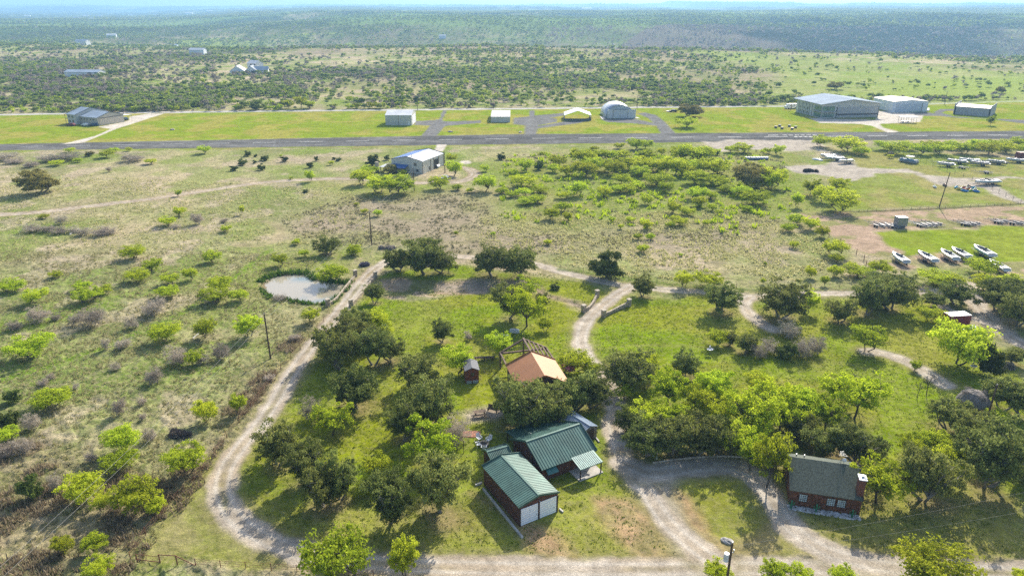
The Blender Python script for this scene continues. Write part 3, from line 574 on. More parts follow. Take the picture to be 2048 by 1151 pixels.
LAND = [(608, 575, 'the muddy pond'), (1040, 985, 'the two-door garage'), (1120, 920, 'the green-roofed house'), (1650, 970, 'the log cabin'), (1090, 745, 'the copper-roofed barn'), (940, 755, 'the little garden shed'),
        (1945, 810, 'the thatched hut'), (1912, 645, 'the red box trailer'), (835, 330, 'the blue-and-white metal barn'), (1310, 895, 'the loop corner of the drive'), (1190, 610, 'the curved stone gate walls'), (780, 540, 'the dam wall gateposts'),
        (1170, 680, 'the bend of the curved drive'), (541, 716, 'the tall pole beside the pasture'), (743, 490, 'the pole north of the pond'), (1460, 1125, 'the transformer pole'), (335, 1130, 'the pipe gate'), (1878, 415, 'the pole in the boat yard'),
        (445, 980, 'the sharp bend of the gravel track'), (1513, 314, 'the long blue rack'), (1800, 445, 'the square box trailer'), (1800, 518, 'the teal-striped boat'), (2038, 305, 'the red container'), (1620, 340, 'the burnt brush pile'), (1440, 318, 'the flat rail trailer'),
        (70, 370, 'the edge of the far pasture'), (220, 310, 'the start of the runway'), (1080, 360, 'the bare rocky ground'), (980, 240, 'the low grey hangar'), (200, 245, 'the beige hangar house'), (800, 240, 'the tall grey hangar'), (1150, 235, 'the white canopy hangar'), (1235, 230, 'the round-roofed hangar'),
        (1670, 230, 'the big glass-fronted hangar'), (1985, 225, 'the far grey hangar'), (960, 885, 'the fire pit'), (1785, 600, 'the lane junction by the boat yard'), (2000, 650, 'the wide gravel lane'), (1418, 703, 'the white dish'), (480, 140, 'the white farmhouse'),
        (70, 460, 'the brush line below the far track'), (120, 620, 'the mown path in the pasture'), (250, 760, 'the power line in the pasture'), (80, 880, 'the straw-coloured slope'), (330, 540, 'the old fence line'), (1250, 340, 'the mesquite thicket'), (1380, 420, 'the clearing under the thicket'), (1660, 500, 'the rusty post fence'),
        (1540, 780, 'the rear lawn grove'), (700, 700, 'the dense oak grove'), (620, 950, 'the shaded oak row'), (1850, 950, 'the cabin side grove'), (1740, 690, 'the low gravel ford'), (900, 540, 'the wash below the oaks'), (660, 410, 'the far dirt track'), (570, 330, 'the cedar pasture')]
ORD = ['', 'second ', 'third ', 'fourth ', 'fifth ', 'sixth ', 'seventh ', 'eighth ', 'ninth ', 'tenth ', 'eleventh ', 'twelfth ', 'thirteenth ', 'fourteenth ', 'fifteenth ', 'sixteenth ', 'seventeenth ', 'eighteenth ', 'nineteenth ', 'twentieth '] + [t_ + '-' + o_ + ' ' for t_ in ('twenty', 'thirty', 'forty', 'fifty', 'sixty', 'seventy') for o_ in ('first', 'second', 'third', 'fourth', 'fifth', 'sixth', 'seventh', 'eighth', 'ninth')]
LP = [(*G(a, b), n) for a, b, n in LAND]
seed = 0; by = {}
for k, s in T.items():
    for q in s.split():
        a = list(map(float, q.split(','))); a += [a[2] * .7] if len(a) == 3 else []
        X, Y = G(a[0], a[1]); mx, mz = mpp(a[1]); dd = sorted((math.hypot(X - u, Y - v), i) for i, (u, v, n) in enumerate(LP))
        seed += 1; by.setdefault((k, dd[0][1]), []).append((dd[0][0], X, Y, a[2] * mx, a[3] * mz * .93, seed, dd))
for (k, i), lst in by.items():
    for r, (d, X, Y, w, h, sd, dd) in enumerate(sorted(lst)):
        nm, ph, cat = NM[k]; o = ORD[min(r, 60)]
        size = 'tall' if h > 6.5 else 'small' if w < 4 else 'broad' if w > 8 else ''
        plant(k, X, Y, w, h, nm, f"{size} {ph}, {o}closest to {LAND[i][2]}".strip(), cat, {'oak': 'evergreen oaks around the houses', 'mesq': 'mesquite trees of the pasture and thicket', 'elm': 'leafy elms', 'cedar': 'cedar bushes', 'olive': 'spreading oaks', 'bare': 'leafless shrubs of the pasture', 'dead': 'dead trees'}[k], seed=sd)
# a pink redbud by the barn, a russet bush in the grove
for (a, b, w, h, nm, lab, cc) in ((1137, 748, 34, 24, 'redbud_tree', 'pink blossoming redbud behind the copper-roofed barn', ((.45, .16, .20), (.62, .28, .32))), (692, 806, 36, 34, 'russet_bush', 'russet dry-leaved bush among the grey-green oaks by the track', ((.22, .10, .08), (.36, .18, .14)))):
    X, Y = G(a, b); mx, mz = mpp(b); r = thing(nm, lab, nm.split('_')[1], X, Y, 0)
    m_, tips = skeleton(91 + a, h * mz, w * mx / 2, 6, 4, .6, .06, .3); m_.build('trunk', bark_d, r)
    Vv, Ff, tt = cards(np.array([list(t) for t in tips]), np.full(len(tips), .55), 45, .22, a); raw_mesh('crown', Vv, Ff, leafmat(nm + '_leaf', *cc, .3), r, {'tint': tt})

# ------------------------------------------------------------------ scrub beyond the county road
def density(x, y):
    px = 1024 + FPX * x / (y * math.cos(PITCH) + CAM_H * math.sin(PITCH))
    d = sstep(.34, .62, fbm(x, y, 60, 40)) * .85 + .15
    d = d * np.where((y > 505) & (y < 860), 1 - .94 * sstep(1350, 1560, px + 160 * (vnoise(x, y, 60, 3) - .5)), 1)                   # open grazing, right
    d = d * np.where((px > 1000) & (px < 1450) & (y < 900), .85, 1) * np.where((px > 330) & (px < 655) & (y > 1500) & (y < 2050), .1, 1)
    d = np.where(y > 1700, .65 + .35 * sstep(.35, .55, fbm(x, y, 240, 44)), d)
    return d
g = np.random.default_rng(5)
n = 110000; yy = 1 / (1 / 3600 + g.random(n) * (1 / 430 - 1 / 3600)) ; xx = (g.random(n) - .5) * 1.66 * (yy + 14)
n2 = 42000; y2 = 1 / (1 / 4200 + g.random(n2) ** 1.3 * (1 / 1080 - 1 / 4200)); xx = np.concatenate([xx, (g.random(n2) - .5) * 1.66 * y2]); yy = np.concatenate([yy, y2])
keep = g.random(len(xx)) < density(xx, yy) * np.clip(.27 + yy / 2400, 0, 1) * (.40 + .9 * sstep(.42, .6, fbm(xx, yy, 170, 81, 3))) * np.where(yy < 433, 0, 1); road = yy < 455 + np.abs(xx) * .02 + xx * .11 + 20
road = yy < np.interp(xx, [-420, -307, 0, 200, 353, 500], [434, 434, 462, 475, 504, 512]); keep &= ~road
for (u0, v0, r0) in [(*G(495, 142), 26), (*G(172, 152), 18)]: keep &= np.hypot(xx - u0, (yy - v0) * .5) > r0
keep &= ~(np.hypot(xx - G(1669, 178)[0], yy - G(1669, 178)[1]) < 20)
xx, yy = xx[keep], yy[keep]; m = len(xx)
t = fbm(xx, yy, 110, 50); u = g.random(m); pxs = 1024 + FPX * xx / (yy * .928 + 22)
kd = np.where(u < .42, 0, np.where(u < .42 + .33 * sstep(.40, .58, t), 1, 2))          # 0 olive, 1 mesquite, 2 grey brush
kd = np.where((yy > 1150), np.where(u < .8, 0, np.where(u < .93, 1, 2)), kd); kd = np.where((yy > 520) & (yy < 900) & (pxs > 800) & (u > .45), np.where(u > .8, 2, 1), kd)
kd = np.where((yy > 1150) & (yy < 1900) & (pxs > 1090) & (u < .85), 2, kd)
rad = (1.1 + 1.8 * g.random(m) ** 1.6) * np.where(kd == 0, 1.3, 1) * (1 + yy / 3200)
order = np.argsort(yy); cnt = {0: 0, 1: 0, 2: 0}
names = {0: ('scrub_oak', 'olive', 'olive scrub oak in the rough beyond the county road', 'scrub oak', 'scrub oaks beyond the county road'),
         1: ('scrub_mesquite', 'mesq', 'pale green scrub mesquite in the rough beyond the county road', 'scrub mesquite', 'scrub mesquites beyond the county road'),
         2: ('scrub_bush', 'bare', 'leafless grey-brown bush in the rough beyond the county road', 'scrub bush', 'leafless bushes beyond the county road')}
# coarse crowns: a few light variants shared by all of them
LOW = {}
for k in range(3):
    for v in range(4):
        gg = np.random.default_rng(k * 10 + v); c = gg.normal(size=(7, 3)) * [.36, .36, .2] + [0, 0, .62]; c[:, 2] = np.clip(c[:, 2], .3, .95); c[0] = (0, 0, .55); c[1:] *= [.85, .85, 1]
        Vv, Ff, tt = cards(c, np.concatenate([[.5], .30 + .2 * gg.random(6)]), (48, 30, 34)[k], (.22, .24, .5)[k], k * 10 + v + 3, .7, asp=.6 if k < 2 else .12)
        LOW[k, v] = (Vv, Ff, tt)
SCM = [leafmat('leaf_scrub_oak', (.15, .19, .045), (.36, .39, .10), .45), leafmat('leaf_scrub_mesquite', (.26, .34, .02), (.50, .56, .05), .46), leafmat('twig_scrub', (.19, .165, .135), (.36, .31, .26), .3)]
SCMESH = {}
for key, (Vv, Ff, tt) in LOW.items():
    o = raw_mesh('crown', Vv, Ff, SCM[key[0]], attrs={'tint': tt}); SCMESH[key] = o.data; bpy.data.objects.remove(o)
FARL = [(150, 215, 'the beige hangar house'), (248, 215, 'the hangar house pole'), (330, 200, 'the roadside gap by the elms'), (429, 214, 'the pole before the roadside elms'), (495, 145, 'the white farmhouse'), (172, 155, 'the long white shed'), (600, 210, 'the two green roadside elms'), (745, 205, 'the thicket by the tall hangar'),
        (820, 205, 'the tall grey hangar'), (910, 200, 'the taxiway crossing'), (1000, 205, 'the low grey hangar'), (1100, 205, 'the square taxiway'), (1155, 205, 'the white canopy hangar'), (1240, 203, 'the round-roofed hangar'), (1224, 172, 'the lone dark cedar'), (1345, 207, 'the black parked vehicle'), (1435, 205, 'the cedar pair past the road'), (1510, 195, 'the reddish bare patch'), (1600, 190, 'the glass-fronted hangar'), (1669, 178, 'the oak behind the big hangar'), (1800, 180, 'the white hangar'), (2000, 180, 'the far grey hangar'), (40, 205, 'the far end of the road'), (80, 180, 'the brushy slope above the road')]
FLP = [(*G(a_, b_), n_) for a_, b_, n_ in FARL]; frank = {}
rest = {0: [], 1: [], 2: []}; zz = relief(xx, yy); zz = zz - .1
for j in order:
    k = int(kd[j])
    if cnt[k] < 190:
        cnt[k] += 1; nm, _, lab, cat, grp = names[k]
        o = bpy.data.objects.new(nm, SCMESH[k, int(j) % 4]); C.objects.link(o); o.location = (xx[j], yy[j], zz[j]); s = rad[j]
        fi = min(range(len(FLP)), key=lambda q_: math.hypot(xx[j] - FLP[q_][0], (yy[j] - FLP[q_][1]) * .6)); fr_ = frank[k, fi] = frank.get((k, fi), -1) + 1
        lab = ('olive scrub oak', 'pale green scrub mesquite', 'leafless grey-brown bush')[k] + ', ' + ORD[min(fr_, 72)] + 'nearest ' + FARL[fi][2]
        o.scale = (s, s, s * 1.15); o.rotation_euler = (0, 0, float(j)); tag(o, lab, cat, grp)
    else: rest[k].append(j)
for k in range(3):
    P = np.array(rest[k]); VV = []; TT = []; g2 = np.random.default_rng(k)
    for v in range(4):
        Q = P[np.arange(len(P)) % 4 == v]; Vv, Ff, tt = LOW[k, v]
        nq = len(Vv) // 4
        for lo, hi, st, sc in ((0, 900, 1, 1), (900, 1700, 2, 1.4), (1700, 9000, 6, 2.0)):
            q = Q[(yy[Q] >= lo) & (yy[Q] < hi)]
            if not len(q): continue
            W4 = Vv.reshape(-1, 4, 3)[::st]; c4 = W4.mean(1, keepdims=True); W4 = (c4 + (W4 - c4) * sc).reshape(-1, 3); t4 = tt.reshape(-1, 4)[::st].ravel()
            a = g2.random(len(q)) * 6.28; ca, sa = np.cos(a)[:, None], np.sin(a)[:, None]; s = rad[q][:, None]
            X = (W4[:, 0] * ca - W4[:, 1] * sa) * s + xx[q][:, None]; Y_ = (W4[:, 0] * sa + W4[:, 1] * ca) * s + yy[q][:, None]; Z_ = W4[:, 2] * s * 1.15 + zz[q][:, None]
            VV.append(np.stack([X, Y_, Z_], -1).reshape(-1, 3)); TT.append(np.clip(np.tile(t4, (len(q), 1)) * .7 + g2.random(len(q))[:, None] * .45 - .08, 0, 1).ravel())
    VV = np.concatenate(VV); TT = np.concatenate(TT)
    raw_mesh(['woodland', 'green_thicket', 'grey_brush'][k], VV, np.arange(len(VV)).reshape(-1, 4), SCM[k], attrs={'tint': TT}, kind='stuff')
# woods out to the skyline
n = 60000; yf = 1 / (1 / 12500 + g.random(n) * (1 / 3200 - 1 / 12500)); xf = (g.random(n) - .5) * 1.7 * yf; kp = g.random(n) < sstep(.36, .5, fbm(xf, yf * .35, 300, 6)); xf, yf = xf[kp], yf[kp]
Vv, Ff, tt = LOW[0, 0]; W4 = Vv.reshape(-1, 4, 3)[::16]; c4 = W4.mean(1, keepdims=True); W4 = (c4 + (W4 - c4) * 3.4).reshape(-1, 3); s = (3.5 + 4 * g.random(len(xf)))[:, None] * (1 + yf[:, None] / 9000); zf = relief(xf, yf)[:, None]
VV = np.stack([W4[:, 0] * s * 1.5 + xf[:, None], W4[:, 1] * s * 1.5 + yf[:, None], W4[:, 2] * s * .8 + zf], -1).reshape(-1, 3)
raw_mesh('distant_woods', VV, np.arange(len(VV)).reshape(-1, 4), SCM[0], attrs={'tint': np.repeat(g.random(len(xf)), len(W4)) * .7}, kind='stuff')

# ------------------------------------------------------------------ ground cover: tussocks, low brush
def cover(name, pts, size, cardn, m_, seed, hgt=.6, asp=.5, card=.5):
    g = np.random.default_rng(seed); P = np.asarray(pts); k = len(P); n = k * cardn; ci = np.repeat(np.arange(k), cardn)
    s = size * (.5 + g.random(k)); a = g.random(n) * 6.28; r = g.random(n) ** .5 * s[ci] * .5
    p = np.stack([P[ci, 0] + r * np.cos(a), P[ci, 1] + r * np.sin(a)], 1); z0 = relief(p[:, 0], p[:, 1])
    h = s[ci] * hgt * (.5 + g.random(n)); w = s[ci] * card * (.4 + g.random(n) * .6); b = g.random(n) * 6.28
    dx, dy = np.cos(b) * w / 2, np.sin(b) * w / 2; lx, ly = (g.random(n) - .5) * h * .9, (g.random(n) - .5) * h * .9
    V = np.stack([np.stack([p[:, 0] - dx, p[:, 1] - dy, z0 - .02], 1), np.stack([p[:, 0] + dx, p[:, 1] + dy, z0 - .02], 1),
                  np.stack([p[:, 0] + dx * asp + lx, p[:, 1] + dy * asp + ly, z0 + h], 1), np.stack([p[:, 0] - dx * asp + lx, p[:, 1] - dy * asp + ly, z0 + h * .9], 1)], 1).reshape(-1, 3)
    t = np.clip(np.repeat(g.random(k), cardn) * .6 + g.random(n) * .4, 0, 1)
    raw_mesh(name, V, np.arange(n * 4).reshape(-1, 4), m_, attrs={'tint': np.repeat(t, 4)}, kind='stuff')
def scatter(polys, n, seed, k=None, lo=.4, sc=6):
    g = np.random.default_rng(seed); out = []
    for P in polys:
        A = np.array(P); x0, y0 = A.min(0); x1, y1 = A.max(0); X = x0 + g.random(n) * (x1 - x0); Y = y0 + g.random(n) * (y1 - y0)
        o = inpoly(X, Y, P) & (fbm(X, Y, sc, seed) > lo); X, Y = X[o], Y[o]
        d = np.full(len(X), 99.)
        for L, hw, kk in ROADS.values(): d = np.minimum(d, dline(X, Y, L) - hw)
        o = (d > .8) & ~inpoly(X, Y, POND); out.append(np.stack([X[o], Y[o]], 1))
    return np.concatenate(out)
strawm = leafmat('straw', (.26, .20, .12), (.46, .37, .245), .3); dryg = leafmat('field_grass', (.24, .245, .07), (.46, .41, .23), .45); lowb = leafmat('low_brush', (.16, .15, .08), (.29, .26, .15), .4)
LEFTF = [PX('-60,500 440,500 640,520 560,600 700,605 600,700 470,870 330,1040 270,1160 -90,1160')]
cover('straw_grass', scatter(DRY, 17000, 3, lo=.47, sc=5), .85, 7, strawm, 1, .55, .25, .22)
cover('field_tussocks', scatter(LEFTF, 34000, 4, lo=.42, sc=4), .5, 5, dryg, 2, .5, .4, .35)
MIDF = [PX('960,430 1480,420 1660,480 1660,560 1420,565 1250,555 1075,515 960,500'), PX('-20,340 700,380 760,480 440,500 -20,500')]
cover('meadow_tussocks', scatter(MIDF, 14000, 8, lo=.42, sc=5), .7, 4, dryg, 5, .5, .4, .4)
cover('low_brush', scatter(ROCKY, 9000, 5, lo=.48, sc=5), .65, 7, lowb, 3, .4, .6, .4)
cover('thicket_brush', scatter([PX('1010,310 1560,300 1600,420 1480,440 1000,430')], 1500, 6, lo=.5, sc=8), .9, 8, lowb, 4, .35, .6, .4)
cover('green_shrublets', scatter([PX('1000,310 1560,300 1600,420 1480,470 1000,440')], 1500, 16, lo=.45, sc=10), 1.5, 14, leafmat('shrublet', (.22, .30, .012), (.42, .50, .02), .5), 14, .5, .6, .3)
cover('lawn_clumps', scatter(LAWN[:1], 60000, 26, lo=.35, sc=5), .32, 4, leafmat('lawn_clump', (.16, .225, .006), (.27, .275, .04), .35), 24, .30, .4, .4)
weeds = leafmat('weeds', (.07, .13, .015), (.15, .22, .03), .3)
cover('pond_edge_weeds', np.array([(p[0] + random.Random(i * 7 + j).gauss(0, .5) + (p[0] - cx) * .06, p[1] + random.Random(i + j * 3).gauss(0, .5) + (p[1] - cy) * .10) for i, p in enumerate(POND) for j in range(9) if p[0] < 0]), .7, 6, weeds, 6, .7, .5, .4)
# ------------------------------------------------------------------ buildings
greenroof = mat('green_metal_roof', (.075, .150, .125), .5, .1, var=.16, scale=.5, spec=.3)
logwall = mat('stained_logs', (.125, .050, .032), .8, var=.3, scale=3, stripes=('Z', 5, .03))
cabinwall = mat('cedar_logs', (.165, .062, .028), .8, var=.3, scale=3, stripes=('Z', 4.5, .03))
brown = mat('brown_trim', (.06, .03, .022), .7); white = mat('white_paint', (.72, .73, .75), .5, var=.04); dark = mat('dark_opening', (.02, .02, .025), .6)
greytin = mat('galvanised_roof', (.27, .33, .40), .9, 0, var=.10, scale=.15, spec=.1); whitetin = mat('white_metal_roof', (.54, .56, .58), .7, 0, var=.08, scale=.2, spec=.2)
tanwall = mat('beige_metal_wall', (.46, .42, .35), .6, var=.06, scale=.4, stripes=('X', 3, .02)); glassm = mat('window_glass', (.05, .07, .08), .08, var=.1, spec=.8)
conc = mat('concrete', (.45, .42, .37), .9, var=.12, scale=.7); wood = mat('weathered_wood', (.17, .115, .08), .85, var=.25, scale=2); steel = mat('steel', (.33, .34, .35), .45, .6)
stone = mat('pale_stone', (.42, .36, .28), .9, var=.3, scale=3, bump=.05)
def seams(mb, q, step, w=.05, h=.045):
    """standing ribs running down a roof plane q = eave0, eave1, ridge1, ridge0"""
    e0, e1, r1, r0 = (Vector(p) for p in q); L = (e1 - e0).length; n = (e1 - e0).cross(r0 - e0).normalized(); d = (e1 - e0).normalized() * w / 2
    k = int(L / step)
    for i in range(1, k):
        a = e0.lerp(e1, i / k); b = r0.lerp(r1, i / k)
        mb.add([a - d + n * .002, a + d + n * .002, b + d + n * .002, b - d + n * .002, a - d * .5 + n * h, a + d * .5 + n * h, b + d * .5 + n * h, b - d * .5 + n * h],
               [(4, 5, 6, 7), (0, 1, 5, 4), (1, 2, 6, 5), (2, 3, 7, 6), (3, 0, 4, 7)])
def gable(name, label, cat, q, wall, roof, oh=.35, rib=None, th=.12, trim=None, wallname='wall', group=None):
    cx, cy, a, L, Wd, hw, hr = q
    r = thing(name, label, cat, cx, cy, 0, R(a), group); l = L / 2; w = Wd / 2; li = l - oh; wi = w - oh
    sl = (hr - hw) / w; hwi = hw + sl * oh - th * 1.1; hri = hr - th * 1.1
    m = MB(); P = [(-wi, 0), (wi, 0), (wi, hwi), (0, hri), (-wi, hwi)]
    m.add([(-li, v, z) for v, z in P] + [(li, v, z) for v, z in P], [(4, 3, 2, 1, 0), (5, 6, 7, 8, 9), (0, 1, 6, 5), (1, 2, 7, 6), (4, 0, 5, 9), (2, 3, 8, 7), (3, 4, 9, 8)])
    m.build(wallname, wall, r)
    m = MB()
    for s in (-1, 1):
        c = [(-l, s * w, hw), (l, s * w, hw), (l, 0, hr), (-l, 0, hr)]
        if s > 0: c = [c[1], c[0], c[3], c[2]]
        m.slab(c, th)
        if rib: seams(m, c, rib)
    if rib: m.box(0, 0, hr + .02, 2 * l, .3, .05)
    m.build('roof', roof, r)
    if trim:
        for e in (-1, 1):
            m = MB()
            for s in (-1, 1):
                x = e * (l + .02); m.slab([(x - .02, s * w, hw + .01), (x + .02, s * w, hw + .01), (x + .02, 0, hr + .01), (x - .02, 0, hr + .01)][::s], .2)
            m.build('trim', trim, r)
    r['_d'] = (li, wi, hwi, hri); return r, li, wi, hwi, hri
def face(r, side, pos, z, w, h, d, name, m_, li, wi, extra=0):
    """a panel on one side: side f/b = end walls (+x/-x), l/r = long walls (+y/-y); pos along the wall"""
    mb = MB()
    if side in 'fb': mb.box((li + d / 2 - .01 + extra) * (1 if side == 'f' else -1), pos, z, d, w, h)
    else: mb.box(pos, (wi + d / 2 - .01 + extra) * (1 if side == 'l' else -1), z, w, d, h)
    return mb.build(name, m_, r)
def window(r, side, pos, z, w, h, li, wi, fm=None, grid=(2, 2), pane=None):
    f = face(r, side, pos, z, w, h, .05, 'window', pane or glassm, li, wi); fm = fm or white; mb = MB()
    def bar(u, v, a, b, o=.05):
        if side in 'fb': mb.box((li + o) * (1 if side == 'f' else -1), pos + u, z + v, .05, a, b)
        else: mb.box(pos + u, (wi + o) * (1 if side == 'l' else -1), z + v, a, .05, b)
    for s in (-1, 1): bar(s * w / 2, 0, .07, h + .07, .052); bar(0, s * h / 2, w, .07, .056)
    for i in range(1, grid[0]): bar(-w / 2 + w * i / grid[0], 0, .035, h, .047)
    for i in range(1, grid[1]): bar(0, -h / 2 + h * i / grid[1], w, .035, .043)
    mb.build('frame', fm, f); return f

# garage
r, li, wi, hwi, hri = gable('garage', 'long brown garage with green metal roof and two white roll-up doors', 'garage', (1.0, 75.41, -60, 9.75, 5.95, 2.98, 3.72), logwall, greenroof, .16, .36, trim=greenroof)
for s in (-1, 1):
    d = face(r, 'f', s * 1.38, 1.3, 2.48, 2.5, .06, 'garage_door', mat('roller_door', (.86, .87, .90), .45, var=.03, stripes=('Z', 3, .015)), li, wi)
    mb = MB(); mb.box(li + .07, s * 1.38 + (1.0 if s < 0 else .9), .9, .05, .12, .05); mb.build('handle', dark, d)
for p in (-wi + .06, 0, wi - .06): face(r, 'f', p, 1.3, .16, 2.6, .12, 'door_post', brown, li, wi)
mb = MB(); mb.tube([(li + .1, 0, 2.95), (li + .3, 0, 2.85)], .05); mb.build('lamp', steel, r)
# house
Q = (5.86, 84.31, 29.9, 9.2, 8.5, 2.15, 4.25); ha = R(29.9)
r, li, wi, hwi, hri = gable('cottage', 'brown log house with broad ribbed green metal roof and a small porch', 'house', Q, logwall, greenroof, .32, .40, trim=greenroof)
def loc(px, py, z=0, q=Q):
    X, Y = G(px, py, z); dx, dy = X - q[0], Y - q[1]; a = R(q[2]); return dx * math.cos(a) + dy * math.sin(a), -dx * math.sin(a) + dy * math.cos(a)
u0, v0 = loc(1141, 917.3, 2.2); u1, v1 = loc(1205.3, 921.7, 2.0); vo = min(v1, -wi - 2.3); uo = max(u1, u0 + 2.9)
pr = MB(); c = [(u0, vo, 2.0), (uo, vo, 2.0), (uo, -wi - .32, 2.5), (u0, -wi - .32, 2.5)]; pr.slab(c, .09); seams(pr, c, .28)
pr.box((u0 + uo) / 2, vo + .0, 1.92, uo - u0, .1, .16); po = pr.build('porch_roof', mat('porch_tin', (.20, .29, .26), .5, .15, var=.15), r)
for u in (u0 + .15, uo - .12):
    mb = MB(); mb.box(u, vo + .15, .97, .13, .13, 1.94); mb.build('porch_post', brown, r)
mb = MB(); mb.box((u0 + uo) / 2 + .1, (vo - wi) / 2, .06, uo - u0 + .3, -vo - wi, .16); mb.build('porch_slab', conc, r)
mb = MB(); mb.box((u0 + uo) / 2 + .5, -wi - .02 , 1.0, .9, .08, 1.9); d = mb.build('door', dark, r)
ua, va = loc(1110, 945, 1.7)
window(r, 'r', ua, 1.25, 1.3, .9, li, wi, brown)
mb = MB(); mb.slab([(ua - .85, -wi - .85, 1.45), (ua + .85, -wi - .85, 1.45), (ua + .85, -wi, 1.95), (ua - .85, -wi, 1.95)], .05); mb.build('window_awning', mat('teal_awning', (.03, .14, .13), .4), r)
window(r, 'b', -1.5, 1.3, .9, .8, li, wi, brown)
mb = MB(); mb.slab([(-li + .2, wi + 2.8, 1.85), (-li + .2, wi - .1, 2.3), (li - .6, wi - .1, 2.3), (li - .6, wi + 2.8, 1.85)][::-1], .08); mb.build('rear_porch_roof', mat('dark_green_roof', (.03, .075, .06), .45), r)
for u in (-li + .5, 0, li - .9):
    mb = MB(); mb.box(u, wi + 2.6, .92, .12, .12, 1.85); mb.build('rear_post', brown, r)
for u, v in ((-2.9, 1.4), (3.2, .7)):
    mb = MB(); mb.tube([(u, v, 3.4), (u, v, 4.25)], .05); mb.build('vent_pipe', steel, r)
# annex
c1 = np.array(G(966, 905, 2)); c2 = np.array(G(1012, 902, 2)); X, Y = (c1 + c2) / 2
r, li, wi, hwi, hri = gable('annex', 'small log annex with green ribbed roof tucked between garage and log house', 'annex', (X + .4, Y - .2, 26, 3.3, 2.9, 2.15, 2.7), logwall, greenroof, .15, .25, trim=greenroof)
window(r, 'b', 0, 1.3, .6, .6, li, wi, brown)
# metal shed behind the house
X, Y = G(1160, 868, 0)
r, li, wi, hwi, hri = gable('metal_shed', 'grey galvanised shed with pale curved roof behind the log house', 'shed', (X - .6, Y + .6, -52, 6.2, 3.0, 2.1, 2.7), mat('tin_wall_brown', (.20, .17, .14), .55, .2, stripes=('Y', 4, .02)), greytin, .06, .3)
face(r, 'f', 0, 1.0, 1.5, 1.9, .05, 'door', brown, li, wi)
# copper roofed barn with open timber frame
copper = mat('copper_brown_metal', (.36, .155, .060), .55, .05, var=.07, scale=.6)
Q = (4.24, 102.95, -76.4, 8.8, 8.75, 3.19, 5.31)
r, li, wi, hwi, hri = gable('barn', 'brown barn with smooth copper-coloured metal roof and bare timber frame at its far end', 'barn', Q, mat('barn_wall', (.10, .05, .038), .8, var=.2, stripes=('Y', 3, .02)), copper, .2, None, trim=copper)
face(r, 'f', 0, 1.3, 2.6, 2.5, .05, 'barn_door', brown, li, wi)
wx_, w_ = -9.3, 4.25
def beam(nm, a, b, t=.18, tt=.22):
    t *= 1.35
    mb = MB(); mb.tube([a, b], t / 1.4, 4); return mb.build(nm, wood, r)
for s in (-1, 1):
    beam('rafter', (wx_, s * w_, 3.15), (wx_, 0, 5.35), .2); beam('post', (wx_, s * w_, 0), (wx_, s * w_, 3.2), .2)
    beam('eave_beam', (-4.3, s * w_, 3.1), (wx_ - .2, s * w_, 3.1))
beam('king_post', (wx_, 0, 0), (wx_, 0, 5.3), .16); beam('tie_beam', (wx_, -w_, 3.0), (wx_, w_, 3.0), .2); beam('ridge_beam', (-4.3, 0, 5.25), (wx_ - .3, 0, 5.4), .2)
for i in range(1, 5): v = w_ * i / 5; beam('purlin', (-4.3, v, 5.25 - 2.1 * i / 5), (wx_ - .25, v, 5.36 - 2.1 * i / 5), .16)
# garden shed
r, li, wi, hwi, hri = gable('garden_shed', 'small red-brown shed with grey shingle roof raised on blocks', 'shed', (-7.1, 107.3, -80, 3.5, 2.6, 2.5, 3.1), mat('red_boards', (.22, .065, .03), .8, var=.25, stripes=('Z', 6, .02)), mat('grey_shingle', (.17, .17, .18), .9, var=.2, scale=6), .15)
window(r, 'f', .1, 1.75, .5, .55, li, wi, brown, (1, 2))
for s in (-1, 1):
    mb = MB(); mb.box(li - .2, s * .55, .28, .7, .9, .5); mb.build('footing_block', mat('grey_blocks', (.36, .40, .40), .9), r)
# cabin
Q = (40.93, 76.84, -14.5, 8.75, 8.5, 2.5, 4.75)
r, li, wi, hwi, hri = gable('log_cabin', 'red cedar log cabin with steep dark shingle roof and stone-lined front wall', 'cabin', Q, cabinwall, mat('green_grey_shingle', (.095, .11, .085), .95, var=.25, scale=5), .3, None, trim=brown, th=.15)
pane = mat('curtained_glass', (.50, .58, .58), .2, var=.25, scale=2)
for p in ((1592, 1610), (1651, 1669), (1673, 1691)):
    u, v = loc((p[0] + p[1]) / 2, 1012 + (p[0] - 1592) * .13, .6, Q); u = (p[0] - 1574) / (1721 - 1574) * 8.3 - 4.05 + .5
    window(r, 'r', u, 1.42, 1.0, 1.12, li, wi, brown, (4, 4), pane)
mb = MB(); mb.box(li - .05, -wi + .75, 2.6, .75, 1.1, 5.2); ch = mb.build('chimney', mat('cedar_chimney', (.17, .065, .04), .8, var=.25, stripes=('X', 5, .02)), r)
mb = MB(); mb.box(li - .05, -wi + .75, 5.25, .95, 1.3, .12); mb.build('chimney_cap', white, ch); mb = MB(); mb.tube([(li - .05, -wi + .75, 5.3), (li - .05, -wi + .75, 5.55)], .14, 10); mb.build('flue', steel, ch)
mb = MB(); mb.tube([(2.1, .15, 4.6), (2.1, .15, 6.6)], .025); [mb.tube([(2.1 + dx, .15 + dy, 4.4), (2.1, .15, 5.5)], .02) for dx, dy in ((-.5, -.3), (.5, -.3), (0, .5))]
for k in range(5): mb.tube([(2.1 - .5 + .07 * k, .15 - .5 + .25 * k, 6.2 + .0 * k), (2.1 + .5 - .07 * k, .15 - .5 + .25 * k, 6.2)], .012, 4)
mb.build('antenna', steel, r); mb = MB(); mb.ball((2.55, .5, 5.0), .3, 10, 6, (1, .35, 1)); mb.build('dish', white, r)
mb = MB(); [mb.box(x_, 1.2, 4.3, .12, .12, .5) for x_ in (-3.2, -2.2)]; mb.build('vent', steel, r)
face(r, 'b', 0, 1.1, .95, 2.0, .05, 'door', brown, li, wi)
